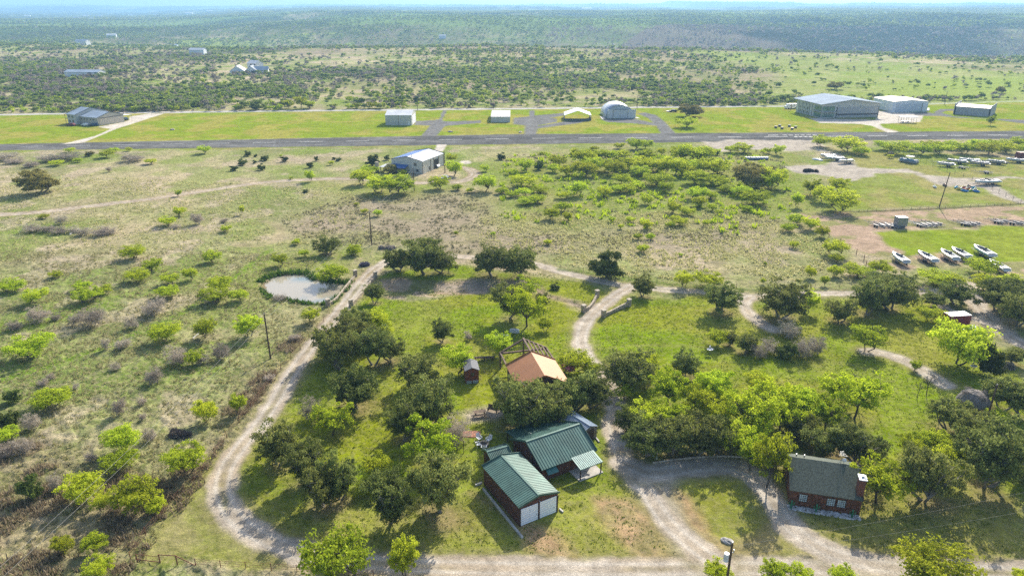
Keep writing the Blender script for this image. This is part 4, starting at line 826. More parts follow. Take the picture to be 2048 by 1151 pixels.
# stone bed + cactus cutouts in front of the cabin
a = R(-14.5); gg = random.Random(4); mb = MB()
for i in range(520):
    u = gg.uniform(-4.25, 4.35); v = -wi - gg.uniform(.1, 1.1); mb.ball((u, v, .06), gg.uniform(.07, .17), 6, 4, (1, gg.uniform(.6, 1), .7), .15, i)
o = mb.build('white_rocks', mat('limestone', (.52, .50, .48), .9, var=.25, scale=1.2), None, kind='stuff'); o.location = (Q[0], Q[1], 0); o.rotation_euler = (0, 0, a)
for i, (u, lab) in enumerate(((-3.9, 'green metal cactus cutout at the end of the rock bed by the drive'), (-.9, 'green metal cactus cutout between the cabin windows'), (3.35, 'green metal cactus cutout below the cabin chimney'))):
    c = thing('cactus_cutout', lab, 'cactus ornament', Q[0] + u * math.cos(a) + (wi + .75) * math.sin(a), Q[1] + u * math.sin(a) - (wi + .75) * math.cos(a), 0, a, 'metal cactus ornaments')
    mb = MB(); mb.tube([(0, 0, 0), (0, 0, 1.25)], [.13, .11], 8); mb.ball((0, 0, 1.25), .11, 8, 5)
    for s, z in ((-1, .6), (1, .75)): mb.tube([(0, 0, z), (s * .3, 0, z), (s * .32, 0, z + .38)], [.07, .07, .06], 7)
    mb.build('cactus_body', mat('cactus_green', (.03, .16, .08), .5), c); mb = MB(); mb.box(0, 0, .03, .4, .4, .05); mb.build('base', steel, c)
# ---- airfield buildings
def hang(name, label, q, wm, rm, oh=.3, rib=None, trim=None, cat='hangar'): return gable(name, label, cat, q, wm, rm, oh, rib, .15, trim)
blueshade = mat('pale_metal_wall', (.50, .50, .47), .5, .1, var=.05, scale=.3, stripes=('X', 2, .03)); dtrim = mat('dark_trim', (.07, .06, .06), .6)
r, li, wi, hwi, hri = hang('tall_hangar', 'tall plain grey metal hangar with white roof beside the cross taxiway', (-61.76, 396.04, -1.5, 14.6, 15.3, 5.5, 7.2), blueshade, whitetin, .1)
face(r, 'r', 0, 2.6, .2, 5.2, .08, 'door_seam', dtrim, li, wi); face(r, 'r', 5.6, 1.1, .95, 2.1, .1, 'door', white, li, wi); face(r, 'f', 0, 2.4, 11, 4.6, .1, 'hangar_door', white, li, wi)
r, li, wi, hwi, hri = hang('low_hangar', 'low flat-roofed grey hangar south of the county road', (-6.45, 412.7, 0, 10.9, 27, 3.1, 3.9), blueshade, mat('faded_roof', (.40, .39, .38), .6, var=.1, scale=.2, stripes=('X', 1.2, .03)), .1)
face(r, 'f', 0, 1.6, 18, 2.8, .1, 'hangar_door', tanwall, li, wi)
r, li, wi, hwi, hri = hang('big_hangar', 'largest hangar, pale walls, glass corner offices and wide striped door', (195.5, 431.5, -82, 32, 40, 8.0, 10.6), blueshade, greytin, 1.9)
face(r, 'f', 4.5, 3.2, 26, 5.6, .2, 'hangar_door', mat('hangar_door_grey', (.38, .38, .38), .5, stripes=('Y', 1, .03)), li, wi)
face(r, 'f', 4.5, 1.9, 26, .9, .25, 'door_stripe', dtrim, li, wi); [face(r, 'f', p, 3.1, .35, 6.2, .35, 'door_post', dtrim, li, wi) for p in (-8.6, 17.6)]
gl = mat('green_glass', (.14, .24, .20), .1, var=.3, scale=.5, spec=.8)
for p0, w_, sd in ((-13.8, 7.5, 'f'), (10.2, 7.6, 'r')):
    for z_, h_ in ((5.3, 2.5), (1.7, 2.4)):
        window(r, sd, p0, z_, w_, h_, li, wi, dtrim, (5, 1), gl)
mb = MB(); mb.box(li + .9, -13.6, 3.6, 1.8, 8.6, .25); mb.box(10.3, -wi - .7, 3.6, 8, 1.4, .25); mb.build('balcony', steel, r)
for x_ in (-11, -7, -3, 1, 4): face(r, 'r', x_, 3.4, .3, 6.4, .12, 'wall_post', dtrim, li, wi)
for x_ in (-9, -5, -1): window(r, 'r', x_, 3.8, 1.1, 1.2, li, wi, dtrim, (1, 1)); window(r, 'r', x_, 1.4, 1.0, 1.6, li, wi, dtrim, (1, 1))
mb = MB(); st = [(math.cos(math.pi / 2 + i * math.pi / 5) * (.9 if i % 2 == 0 else .38), math.sin(math.pi / 2 + i * math.pi / 5) * (.9 if i % 2 == 0 else .38)) for i in range(10)]
mb.add([(li + .15, y_ + 1.5, z_ + 7.9) for y_, z_ in st] + [(li + .15, 1.5, 7.9)], [(10, i, (i + 1) % 10) for i in range(10)]); mb.build('star_ornament', steel, r)
for p in (-7.6, -1, 6, 16): face(r, 'f', p, 6.7, .6, .3, .4, 'lamp', steel, li, wi)
r, li, wi, hwi, hri = hang('white_hangar', 'plain whitish hangar with weathered low roof behind the glass-fronted one', (244.5, 452.5, -86, 22, 23, 6.3, 7.2), mat('white_metal_wall', (.62, .66, .70), .5, stripes=('Y', 1.5, .03)), mat('weathered_tin', (.40, .37, .33), .55, .1, var=.3, scale=.15), .2)
face(r, 'f', -1, 2.4, 16, 4.8, .15, 'hangar_door', mat('pale_door', (.50, .55, .60), .5, stripes=('Y', 1, .03)), li, wi); face(r, 'f', 7.6, 2.6, .2, 5.2, .2, 'door_post', dtrim, li, wi)
# beige hangar house, left
r, li, wi, hwi, hri = hang('hangar_house', 'beige hangar with wide bifold door and pale metal roof at the runway start', (-228.5, 397.1, -25.7, 15.6, 16.2, 4.3, 6.6), tanwall, greytin, .25, None, dtrim)
face(r, 'f', 0, 1.9, 13.6, 3.7, .12, 'hangar_door', mat('beige_door', (.50, .44, .36), .6, stripes=('Y', 1, .02)), li, wi); face(r, 'f', 0, 3.85, 14, .25, .2, 'door_header', dtrim, li, wi)
for x_ in (-6, -3.5, -1, 1.5, 4): window(r, 'r', x_, 3.1, .8, .7, li, wi, dtrim, (1, 1))
mb = MB(); mb.slab([(-1, wi + .3, 3.7), (7.4, wi + .3, 3.7), (7.4, wi + 5.5, 3.3), (-1, wi + 5.5, 3.3)], .1); aw = mb.build('carport_roof', whitetin, r)
for x_ in (-.6, 7): mb = MB(); mb.tube([(x_, wi + 5.3, 0), (x_, wi + 5.3, 3.3)], .09); mb.build('carport_post', steel, r)
r, li, wi, hwi, hri = hang('two_storey_wing', 'two-storey pale metal house wing attached behind the beige hangar', (-238.6, 401.0, -27, 8.4, 19.0, 5.3, 8.1), blueshade, greytin, .4, None, dtrim, 'house')
for x_ in (-2, 1):
    for z_ in (1.6, 4.0): window(r, 'r', x_, z_, 1.1, 1.2, li, wi, dtrim, (1, 1))
mb = MB(); mb.box(-li - 1.3, -6, 2.7, 2.4, 6, .15); [mb.tube([(-li - 2.4, y_, 0), (-li - 2.4, y_, 5.2)], .1) for y_ in (-8.8, -3.2)]; mb.build('balcony', brown, r)
# blue and white barn
r, li, wi, hwi, hri = hang('blue_barn', 'tall metal barn, roof white on one slope and blue on the other', (-37.5, 278.8, 67.5, 18.2, 13.9, 4.9, 6.3), mat('cream_metal_wall', (.52, .52, .47), .5, stripes=('X', 2.5, .02)), whitetin, .12, None, brown, 'barn')
mb = MB(); mb.slab([(li + .14, wi + .15, 4.95), (-li - .14, wi + .15, 4.95), (-li - .14, .05, 6.33), (li + .14, .05, 6.33)], .03); mb.build('blue_roof_slope', mat('blue_metal', (.05, .14, .40), .4, .2), r)
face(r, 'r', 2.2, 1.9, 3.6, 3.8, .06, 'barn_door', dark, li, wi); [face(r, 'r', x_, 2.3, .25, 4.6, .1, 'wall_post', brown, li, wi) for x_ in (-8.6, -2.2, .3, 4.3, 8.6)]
window(r, 'b', -3.8, 3.6, 1.0, 1.0, li, wi, brown, (1, 1)); window(r, 'b', -4.6, 1.3, 1.0, .9, li, wi, brown, (1, 1)); window(r, 'r', -3.2, 1.3, .9, 1.2, li, wi, brown, (1, 1))
mb = MB(); mb.slab([(-li - 3.2, wi + .5, 2.3), (-li - 3.2, -.8, 2.3), (-li + .0, -.8, 3.1), (-li + .0, wi + .5, 3.1)][::-1], .08); pr = mb.build('porch_roof', mat('blue_metal', (.05, .14, .40)), r)
mb = MB(); mb.slab([(-li - 3.2, wi + .5, 2.3), (-li, wi + .5, 3.1), (-li + 4, wi + 4.2, 2.2), (-li - 3.2, wi + 4.2, 2.0)], .08); mb.build('side_porch_roof', whitetin, r)
for y_ in (-.5, 3, 6.3, 10): mb = MB(); mb.box(-li - 3, y_, 1.1, .2, .2, 2.2); mb.build('porch_post', brown, r)
mb = MB(); mb.box(-li - 3.4, wi + 4.6, 2.0, 1.1, 1.1, 4.0); mb.build('chimney', stone, r); mb = MB(); mb.tube([(-li + 1.5, -1.5, 5.5), (-li + 1.5, -1.5, 6.9)], .12, 8); mb.build('vent_pipe', steel, r)
# canopy hangar
X, Y = 37.7, 412.5
r = thing('canopy_hangar', 'white fabric canopy hangar open at both ends with low dark side walls', 'canopy', X, Y, 0, R(-92))
mb = MB(); l, w = 6.5, 7.6
for s in (-1, 1):
    c = [(-l, s * w, 3.0), (l, s * w, 3.0), (l, 0, 5.6), (-l, 0, 5.6)]; c = c if s < 0 else [c[1], c[0], c[3], c[2]]; mb.slab(c, .12)
    mb.slab([(-l, s * (w + .02), 2.2), (l, s * (w + .02), 2.2), (l, s * w, 3.0), (-l, s * w, 3.0)][::-s], .05)
mb.build('canopy', mat('white_fabric', (.82, .82, .84), .6, var=.03), r)
for x_ in (-6.4, 0, 6.4):
    for s in (-1, 1): mb = MB(); mb.tube([(x_, s * 7.5, 0), (x_, s * 7.5, 3)], .1); mb.build('post', steel, r)
mb = MB(); mb.box(0, 7.6, .75, 13, .12, 1.5); mb.box(0, -7.6, .75, 13, .12, 1.5); mb.box(6.5, 0, .55, .12, 15.2, 1.1); mb.build('low_wall', mat('dark_panel', (.07, .085, .10), .5), r)
# quonset
x0, y0 = G(1214, 236.5); x1, y1 = G(1265, 236.3); w = (x1 - x0) / 2; X = (x0 + x1) / 2; Y = y0
r = thing('quonset_hangar', 'round-roofed silver hangar with flat pale front and sliding doors', 'hangar', X, Y, 0, R(2))
mb = MB(); n = 16; rr_ = w + .9; hh = 7.4; dd_ = 20
ar = [(rr_ * math.cos(math.pi * i / n), hh * math.sin(math.pi * i / n) ** .8) for i in range(n + 1)]
mb.v = [(a_, .2, b_) for a_, b_ in ar] + [(a_, dd_, b_) for a_, b_ in ar] + [(a_ * .985, .2, b_ * .985) for a_, b_ in ar] + [(a_ * .985, dd_, b_ * .985) for a_, b_ in ar]
mb.f = [(i, i + 1, n + 2 + i, n + 1 + i) for i in range(n)] + [(2 * n + 2 + i, 3 * n + 3 + i, 3 * n + 4 + i, 2 * n + 3 + i) for i in range(n)] + [(i, 2 * n + 2 + i, 2 * n + 3 + i, i + 1) for i in range(n)] + [tuple(range(n + 1, 2 * n + 2))]
mb.build('arched_roof', mat('silver_metal', (.36, .40, .46), .35, .5, var=.08, scale=.2, stripes=('Y', 1, .05)), r, True)
mb = MB(); mb.add([(a_ * .975, .5, b_ * .975) for a_, b_ in ar], [tuple(range(n, -1, -1))]); mb.build('front_gable', mat('gable_metal', (.42, .46, .50), .5, stripes=('X', 1.5, .03)), r)
mb = MB(); mb.box(.9, 0, 2.5, 2 * w + 1.6, .35, 5.0); mb.build('front_wall', mat('front_metal', (.58, .60, .60), .5, stripes=('X', 1.5, .03)), r)
for s in (-1, 1): mb = MB(); mb.box(.2 + s * 2.15, -.24, 2.45, 4.2, .12, 4.9); d = mb.build('sliding_door', mat('door_metal', (.55, .58, .58), .5, stripes=('X', 3, .02)), r); mb = MB(); mb.box(.2 + s * 2.15 + s * 2.1, -.32, 2.45, .15, .06, 4.9); mb.box(.2 + s * 2.15, -.32, 4.9, 4.3, .06, .15); mb.build('door_frame', dtrim, d)
mb = MB(); mb.prism([(-w - 3.5, -3.2), (-w - 1.2, -2.5), (-w - 1.2, 6), (-w - 3.2, 8)], .05, .1); mb.prism([(w + 3.5, 4), (w + 2, 4), (w + 1.8, -1), (w + 4.2, -2)], .05, .1); mb.build('footing', conc, r)
# far grey hangar with tall parapets
X, Y = G(1948, 230)
r = thing('parapet_hangar', 'open grey block hangar with tall leaning side screens at the far loop', 'hangar', X + 2, Y + 4, 0, R(-40))
wm = mat('grey_block', (.36, .36, .37), .8, var=.08, scale=.3, stripes=('X', 1, .02))
mb = MB(); mb.box(0, 0, 2.3, 17, 15, 4.6); mb.build('wall', wm, r)
mb = MB(); mb.slab([(-8.9, -7.9, 4.7), (8.9, -7.9, 4.7), (8.9, 0, 5.8), (-8.9, 0, 5.8)], .15); mb.slab([(8.9, 7.9, 4.7), (-8.9, 7.9, 4.7), (-8.9, 0, 5.8), (8.9, 0, 5.8)], .15); mb.build('roof', mat('cream_roof', (.62, .57, .50), .6), r)  # both roof slopes in one even warm pale tone
for x_, y_, L_, rz in ((9.4, 2.5, 20, 90), (-9.4, 2.5, 20, 90)):
    mb = MB(); mb.box(x_, y_, 3.1, L_, .3, 6.2, R(rz)); mb.build('screen_wall', wm, r)
# shade pavilion
c1, c2 = np.array(G(1799, 244)), np.array(G(1829, 245)); X, Y = (c1 + c2) / 2
r = thing('picnic_pavilion', 'small open pavilion with white flat roof on the concrete apron', 'pavilion', X, Y, 0, R(-8))
mb = MB(); mb.slab([(-4.4, -2.2, 3.1), (4.4, -2.2, 3.1), (4.4, 2.4, 3.3), (-4.4, 2.4, 3.3)], .15); mb.build('roof', whitetin, r)
for x_ in (-4, -1.3, 1.3, 4):
    for y_ in (-2, 2): mb = MB(); mb.box(x_, y_, 1.5, .15, .15, 3.0); mb.build('post', steel, r)
mb = MB(); mb.box(-1, 0, .75, 5, .8, .08); [mb.box(-1, s * .8, .45, 5, .3, .06) for s in (-1, 1)]; mb.box(-2.5, 0, .37, .1, 1.6, .74); mb.box(.5, 0, .37, .1, 1.6, .74); tb = mb.build('picnic_table', steel, None); tb.location = (X, Y, 0); tag(tb, 'long metal picnic table beneath the white pavilion roof', 'table')
# far farmhouse
def gz(px, py): x_, y_ = G(px, py); return x_, y_, HZ(x_, y_)
X, Y, Z0 = gz(478, 149)
r = thing('farmhouse', 'white farmhouse with steep gables and dark roof windows in the distant scrub', 'house', X, Y, Z0, R(10))
wf = mat('far_white', (.66, .68, .70), .6)
def gabl(nm, cx_, cy_, az, L_, w_, hw_, hr_, wm_, rm_, rp=r):
    mb = MB(); M_ = Matrix.Translation((cx_, cy_, 0)) @ Matrix.Rotation(az, 4, 'Z'); l, w = L_ / 2, w_ / 2
    P = [(-w, -6), (w, -6), (w, hw_), (0, hr_), (-w, hw_)]; mb.add([M_ @ Vector((e * l, v, z)) for e in (-1, 1) for v, z in P], [(4, 3, 2, 1, 0), (5, 6, 7, 8, 9), (0, 1, 6, 5), (1, 2, 7, 6), (4, 0, 5, 9), (2, 3, 8, 7), (3, 4, 9, 8)]); a_ = mb.build(nm, wm_, rp)
    mb = MB(); mb.slab([M_ @ Vector(p) for p in ((-l - .4, -w - .5, hw_ - .1), (l + .4, -w - .5, hw_ - .1), (l + .4, 0, hr_ + .2), (-l - .4, 0, hr_ + .2))], .2); mb.slab([M_ @ Vector(p) for p in ((l + .4, w + .5, hw_ - .1), (-l - .4, w + .5, hw_ - .1), (-l - .4, 0, hr_ + .2), (l + .4, 0, hr_ + .2))], .2); mb.build('roof', rm_, rp)
    return M_
gabl('wall', 0, 0, R(90), 16, 13, 3, 7.5, wf, whitetin); gabl('wall', 12, 2, R(90), 14, 10, 3, 7, wf, mat('slate_roof', (.10, .14, .19), .4)); gabl('wall', 20, 4, 0, 14, 8, 3, 6, wf, greytin)
mb = MB(); mb.box(14, -5.2, 1.5, 3, .3, 3); [mb.box(x_, -8.15, 2, 1.4, .2, 1.6) for x_ in (-3, 2)]; mb.build('window', dtrim, r)
X, Y, Z0 = gz(512, 141)
r = thing('farm_barn', 'tall white barn with pale roof behind the distant farmhouse', 'barn', X, Y, Z0, R(5)); gabl('wall', 0, 0, R(-35), 12, 10, 6, 8.5, wf, whitetin, r); mb = MB(); [mb.box(x_, -7.6, z_, 1.3, 1.0, 1.2) for x_ in (-2.5, 1.5) for z_ in (2, 5)]; mb.build('window', dtrim, r)
X, Y, Z0 = gz(172, 154)
r = thing('long_shed', 'long low white shed standing in the scrub far beyond the airfield', 'shed', X, Y, Z0, R(-4)); gabl('wall', 0, 0, 0, 32, 12, 4, 5.5, wf, greytin, r); mb = MB(); mb.box(8, -6.1, 1.8, 4, .3, 3.4); mb.build('door', dtrim, r)
for i, (px, py, w_, rm, nm, lab) in enumerate(((165, 84, 24, 0, 'long_shed', 'distant blue-white metal shed among the left hillside trees'), (397, 111, 20, 1, 'hay_shed', 'distant open hay shed with white roof by the tree line'), (885, 70, 16, 1, 'far_house', 'pale roofed house half hidden in the dark woods'), (1913, 20, 46, 1, 'far_warehouse', 'white warehouse roof on the far right slope'), (1420, 12, 60, 0, 'far_warehouse', 'lone white building near the skyline right of centre'), (378, 20, 60, 1, 'far_warehouse', 'bright white building on the left skyline'),
        (262, 32, 40, 0, 'far_house', 'white house topmost in the distant village'), (172, 34, 34, 1, 'far_house', 'white house in the middle of the distant village'), (198, 35, 34, 0, 'far_house', 'second white house in the middle of the distant village'), (55, 34, 36, 1, 'far_house', 'leftmost white house of the distant village'), (155, 44, 30, 0, 'far_house', 'lower white house of the distant village'), (185, 43, 26, 1, 'far_house', 'small white house below the distant village'), (420, 30, 46, 1, 'far_house', 'white house right of the distant village'), (315, 36, 34, 0, 'far_house', 'white house between village and pale field'), (222, 66, 22, 1, 'far_house', 'tiny white house left of the pale green field'), (347, 77, 16, 1, 'far_house', 'tiny white house on the pale green field'), (1173, 6, 70, 1, 'far_warehouse', 'small white building on the skyline at the centre'))):
    x_, y_ = G(px, max(py, 24)); 
    if py < 24: s_ = 5200 / y_; x_ *= s_; y_ *= s_
    r = thing(nm, lab, 'building', x_, y_, HZ(x_, y_) + 2, R(8 * (i % 5) - 12)); gabl('wall', 0, 0, 0, w_, w_ * .45, w_ * .14 + 2, w_ * .2 + 3, wf, whitetin if rm else greytin, r)
# red container and trailers
def crate_box(nm, lab, cat, X, Y, rz, L_, w_, h_, bm_, rm_, wheels=False):
    r = thing(nm, lab, cat, X, Y, 0, R(rz)); z0 = .5 if wheels else .1
    mb = MB(); mb.box(0, 0, z0 + h_ / 2, L_, w_, h_); o = mb.build('body', bm_, r); md = o.modifiers.new('b', 'BEVEL'); md.width = .06
    mb = MB(); mb.box(0, 0, z0 + h_ + .03, L_ - .05, w_ - .05, .06); mb.build('roof', rm_, r)
    mb = MB(); mb.box(L_ / 2 + .01, 0, z0 + h_ / 2, .06, w_ * .8, h_ * .88); mb.build('door', bm_, r)
    if wheels:
        for x_ in (-.45, .45):
            for s in (-1, 1): mb = MB(); mb.tube([(x_, s * (w_ / 2 - .1), .36), (x_, s * (w_ / 2 + .12), .36)], .36, 14); mb.build('wheel', mat('tyre', (.02, .02, .02), .8), r)
        mb = MB(); mb.tube([(-L_ / 2 - 1.3, 0, .45), (-L_ / 2, .6, .45)], .06); mb.tube([(-L_ / 2 - 1.3, 0, .45), (-L_ / 2, -.6, .45)], .06); mb.build('tongue', steel, r)
    return r
redm = mat('container_red', (.17, .04, .03), .6, stripes=('X', 3, .04))
X, Y = G(2048, 318); crate_box('shipping_container', 'dark red shipping container by the hedge at the boat yard edge', 'container', X + 1.5, Y + 1, 8, 9, 2.6, 2.7, redm, mat('red_roof', (.20, .08, .06), .6))
X, Y = G(1914, 655); crate_box('box_trailer', 'dark red box trailer with white roof parked beside the lane', 'trailer', X, Y + .8, 7, 4.6, 2.2, 2.2, mat('trailer_red', (.22, .03, .03), .4), white, True)
X, Y = G(1801, 455); r = crate_box('enclosed_trailer', 'square grey box trailer with white roof among the boat trailers', 'trailer', X, Y + .5, 4, 2.9, 2.4, 2.6, mat('trailer_grey', (.25, .26, .27), .4, .3), white, True)
# thatched hut
X, Y = G(1941, 822); r = thing('thatched_hut', 'round thatched hut roof over dark posts at the lawn edge', 'hut', X, Y)
mb = MB(); n = 18; rings = [(2.35, 1.7), (2.2, 2.3), (1.75, 3.0), (1.1, 3.55), (.35, 3.8)]; gg = random.Random(2)
for j, (a_, z_) in enumerate(rings):
    for i in range(n): k_ = a_ * gg.uniform(.93, 1.07); mb.v.append((k_ * math.cos(6.283 * i / n), k_ * math.sin(6.283 * i / n), z_ + gg.uniform(-.08, .08)))
for j in range(4):
    for i in range(n): mb.f.append((j * n + i, j * n + (i + 1) % n, (j + 1) * n + (i + 1) % n, (j + 1) * n + i))
mb.f.append(tuple(4 * n + i for i in range(n))); mb.build('thatch_roof', mat('thatch', (.20, .175, .155), .95, var=.35, scale=5, bump=.15), r)
Vv, Ff, tt = cards([(1.6 * math.cos(i) * .9, 1.6 * math.sin(i) * .9, 2.6 + .8 * math.cos(i * 2.3)) for i in range(14)], [.8] * 14, 90, .5, 3, .7, asp=.12); raw_mesh('loose_thatch', Vv, Ff, leafmat('thatch_straw', (.17, .15, .135), (.34, .30, .27), .1), r, {'tint': tt})
for i in range(6): mb = MB(); mb.tube([(1.8 * math.cos(i * 1.05), 1.8 * math.sin(i * 1.05), 0), (1.8 * math.cos(i * 1.05), 1.8 * math.sin(i * 1.05), 2.3)], .09); mb.build('post', wood, r)
mb = MB(); mb.tube([(0, 0, 0), (0, 0, .95)], 1.3, 14); mb.build('bar_counter', mat('hut_red', (.12, .03, .025), .7), r)
# ------------------------------------------------------------------ boats and trailers
gel = mat('gelcoat_white', (.60, .61, .62), .25, var=.03, spec=.6); tyre = mat('tyre', (.02, .02, .02), .8); vinyl = mat('boat_interior', (.34, .31, .28), .6, var=.25, scale=2); smoke = mat('smoked_screen', (.05, .06, .07), .15)
def boat(lab, X, Y, rz, L_, strip, hullm=None, tower=False, group='sport boats on trailers', z=.62, cover=None):
    """bow towards local -x"""
    r = thing('sport_boat', lab, 'boat', X, Y, z, rz, group); B = L_ * .17; n = 12; s_ = []
    for i in range(n + 1):
        t = i / n; b = B * (1 - max(0, (1 - t * 1.0) - .45) ** 2 * 3.2) if t < .55 else B; b = B * (math.sin(min(1, t / .55) * math.pi / 2) ** .62 if t > 0 else .04)
        s_.append((-L_ / 2 + t * L_, max(b, .06), .28 * (1 - min(1, t / .35)) ** 1.6, .95 + .22 * (1 - t)))
    mb = MB()
    for x_, b, k, d in s_: mb.v += [(x_, 0, k), (x_, b * .8, k + .32), (x_, b, d * .62), (x_, b, d), (x_, -b * .8, k + .32), (x_, -b, d * .62), (x_, -b, d)]
    for i in range(n):
        o = i * 7; p = o + 7
        for a_, c_ in ((0, 1), (1, 2), (2, 3)): mb.f.append((o + a_, o + c_, p + c_, p + a_))
        for a_, c_ in ((0, 4), (4, 5), (5, 6)): mb.f.append((o + c_, o + a_, p + a_, p + c_))
    o = n * 7; mb.f.append((o, o + 1, o + 2, o + 3, o + 6, o + 5, o + 4)); mb.build('hull', hullm or gel, r, True)
    mb = MB()          # coloured stripe standing proud of the topsides
    for i in range(1, n):
        (x1, b1, _, d1), (x2, b2, _, d2) = s_[i], s_[i + 1]
        for s in (-1, 1):
            q = [(x1, s * (b1 + .012), d1 * .66), (x2, s * (b2 + .012), d2 * .66), (x2, s * (b2 + .012), d2 * .88), (x1, s * (b1 + .012), d1 * .88)]; mb.add(q, [(0, 1, 2, 3) if s < 0 else (3, 2, 1, 0)])
    mb.build('stripe', strip, r)
    ck = lambda t, w_: .18 < t < .84
    mb = MB()
    for i in range(n):
        (x1, b1, _, d1), (x2, b2, _, d2) = s_[i], s_[i + 1]; t = (i + .5) / n; hole = .14 < t < .42 or .48 < t < .84; f = .72 if hole else 0
        for s in (-1, 1):
            q = [(x1, s * b1 * f, d1 + .05), (x2, s * b2 * f, d2 + .05), (x2, s * b2, d2), (x1, s * b1, d1)]; mb.add(q, [(0, 1, 2, 3)[::-s]])
            if hole: mb.add([(x1, s * b1 * f, d1 + .05), (x2, s * b2 * f, d2 + .05), (x2, s * b2 * f, d2 - .45), (x1, s * b1 * f, d1 - .45)], [(0, 1, 2, 3)])
    mb.build('deck', gel, r)
    if cover:
        mb = MB(); mb.slab([(-.35 * L_, -.6 * B, 1.25), (.35 * L_, -.9 * B, 1.2), (.35 * L_, .9 * B, 1.2), (-.35 * L_, .6 * B, 1.25)], .1); mb.build('cover', cover, r)
    mb = MB(); mb.box(.16 * L_, 0, .52, .36 * L_, B * 1.5, .06); mb.box(-.23 * L_, 0, .66, .26 * L_, B * 1.1, .06); mb.build('cockpit_floor', vinyl, r)
    for x_, y_, sx, sy in ((.26 * L_, 0, .5, B * 1.4), (.06 * L_, B * .42, .5, .5), (.06 * L_, -B * .42, .5, .5)):
        mb = MB(); mb.box(x_, y_, .75, sx, sy, .4); mb.build('seat', mat('seat_vinyl', (.55, .53, .50), .5, var=.1), r)
    mb = MB(); mb.box(.405 * L_, 0, 1.02, .17 * L_, B * 1.3, .22); mb.build('engine_cover', mat('sun_pad', (.50, .49, .47), .6), r)
    mb = MB(); mb.slab([(-.03 * L_, -B * .78, 1.1), (-.03 * L_, B * .78, 1.1), (.03 * L_, B * .7, 1.5), (.03 * L_, -B * .7, 1.5)][::-1], .03); mb.build('windshield', smoke, r)
    mb = MB(); mb.box(.5 * L_ + .28, 0, .5, .6, B * 1.7, .07); mb.build('swim_platform', gel, r)
    if tower:
        mb = MB()
        for s in (-1, 1): mb.tube([(-.04 * L_, s * B * .9, 1.05), (.06 * L_, s * B * .7, 2.0), (.16 * L_, s * B * .9, 1.0)], .035, 6)
        mb.tube([(.06 * L_, -B * .7, 2.0), (.06 * L_, B * .7, 2.0)], .04, 6); mb.build('tower', dark, r)
    return r
def trailer(lab, X, Y, rz, L_, group='empty and laden boat trailers', frame=None, bunk=True):
    r = thing('boat_trailer', lab, 'trailer', X, Y, 0, rz, group); w_ = .95; frame = frame or mat('trailer_frame', (.16, .16, .17), .5, .5)
    mb = MB()
    for s in (-1, 1): mb.tube([(L_ / 2, s * w_, .48), (-L_ * .2, s * w_, .48), (-L_ * .42, s * .1, .48)], .06, 5)
    mb.tube([(-L_ * .42, 0, .48), (-L_ / 2 - .6, 0, .46)], .07, 5)
    for x_ in (-.1, .2, .48): mb.tube([(x_ * L_, -w_, .46), (x_ * L_, w_, .46)], .045, 5)
    mb.build('frame', frame, r)
    for x_ in (.12, .12 + .75 / L_ * 1.1):
        for s in (-1, 1): mb = MB(); mb.tube([(x_ * L_, s * 1.05, .34), (x_ * L_, s * 1.27, .34)], .34, 14); mb.tube([(x_ * L_, s * 1.272, .34), (x_ * L_, s * 1.29, .34)], .17, 10); mb.build('wheel', tyre, r)
    for s in (-1, 1): mb = MB(); mb.box((.12 + .4 / L_) * L_, s * 1.16, .73, 1.7, .28, .06); mb.build('fender', mat('fender_grey', (.2, .2, .21), .4), r)
    if bunk:
        for s in (-1, 1): mb = MB(); mb.box(.12 * L_, s * .5, .62, L_ * .62, .12, .1); mb.build('bunk', mat('bunk_carpet', (.22, .22, .24), .9), r)
    mb = MB(); mb.tube([(-L_ * .36, 0, .5), (-L_ * .36, 0, 1.15)], .05, 5); mb.build('winch_post', frame, r)
    return r
def stripe(n, c): return mat('stripe_' + n, c, .3, var=.03)
for (bx, by, sx, sy, L_, st, tw, lab, lt) in (
    (1784, 506, 1814, 526, 6.4, stripe('teal', (.03, .25, .30)), False, 'white sport boat with thin teal stripe, first in the near row', 'trailer under the first white boat with teal stripe'),
    (1836, 504, 1870, 523, 6.8, stripe('red', (.20, .02, .03)), False, 'white boat with dark red stripe on the row of sport boats', 'trailer under the boat with dark red stripe'),
    (1881, 500, 1913, 520, 6.8, stripe('yellow', (.50, .38, .05)), False, 'white boat with yellow flank stripe in the row', 'trailer under the yellow-striped boat'),
    (1904, 497, 1936, 515, 6.8, stripe('black', (.03, .03, .04)), True, 'white boat with black stripe and dark tower', 'trailer under the black-striped boat with tower'),
    (1948, 492, 1984, 512, 7.6, stripe('blue_teal', (.05, .28, .36)), True, 'largest white and teal boat, uppermost of the near row', 'trailer under the largest white and teal boat'),
    (1981, 523, 2010, 540, 6.6, stripe('navy', (.03, .05, .14)), False, 'white and navy boat half hidden behind the pale bush', 'trailer under the navy-striped boat behind the bush')):
    a_ = np.array(G(bx, by, 1.2)); b_ = np.array(G(sx, sy, 1.0)); c_ = (a_ + b_) / 2; d_ = b_ - a_; rz = math.atan2(d_[1], d_[0])
    boat(lab, c_[0], c_[1], rz, L_, st, tower=tw); trailer(lt, c_[0], c_[1], rz, L_ + .4, 'trailers under the near row of boats')
DG = math.atan2(-1, .62)
def at(px, py, z=0): return G(px, py, z)
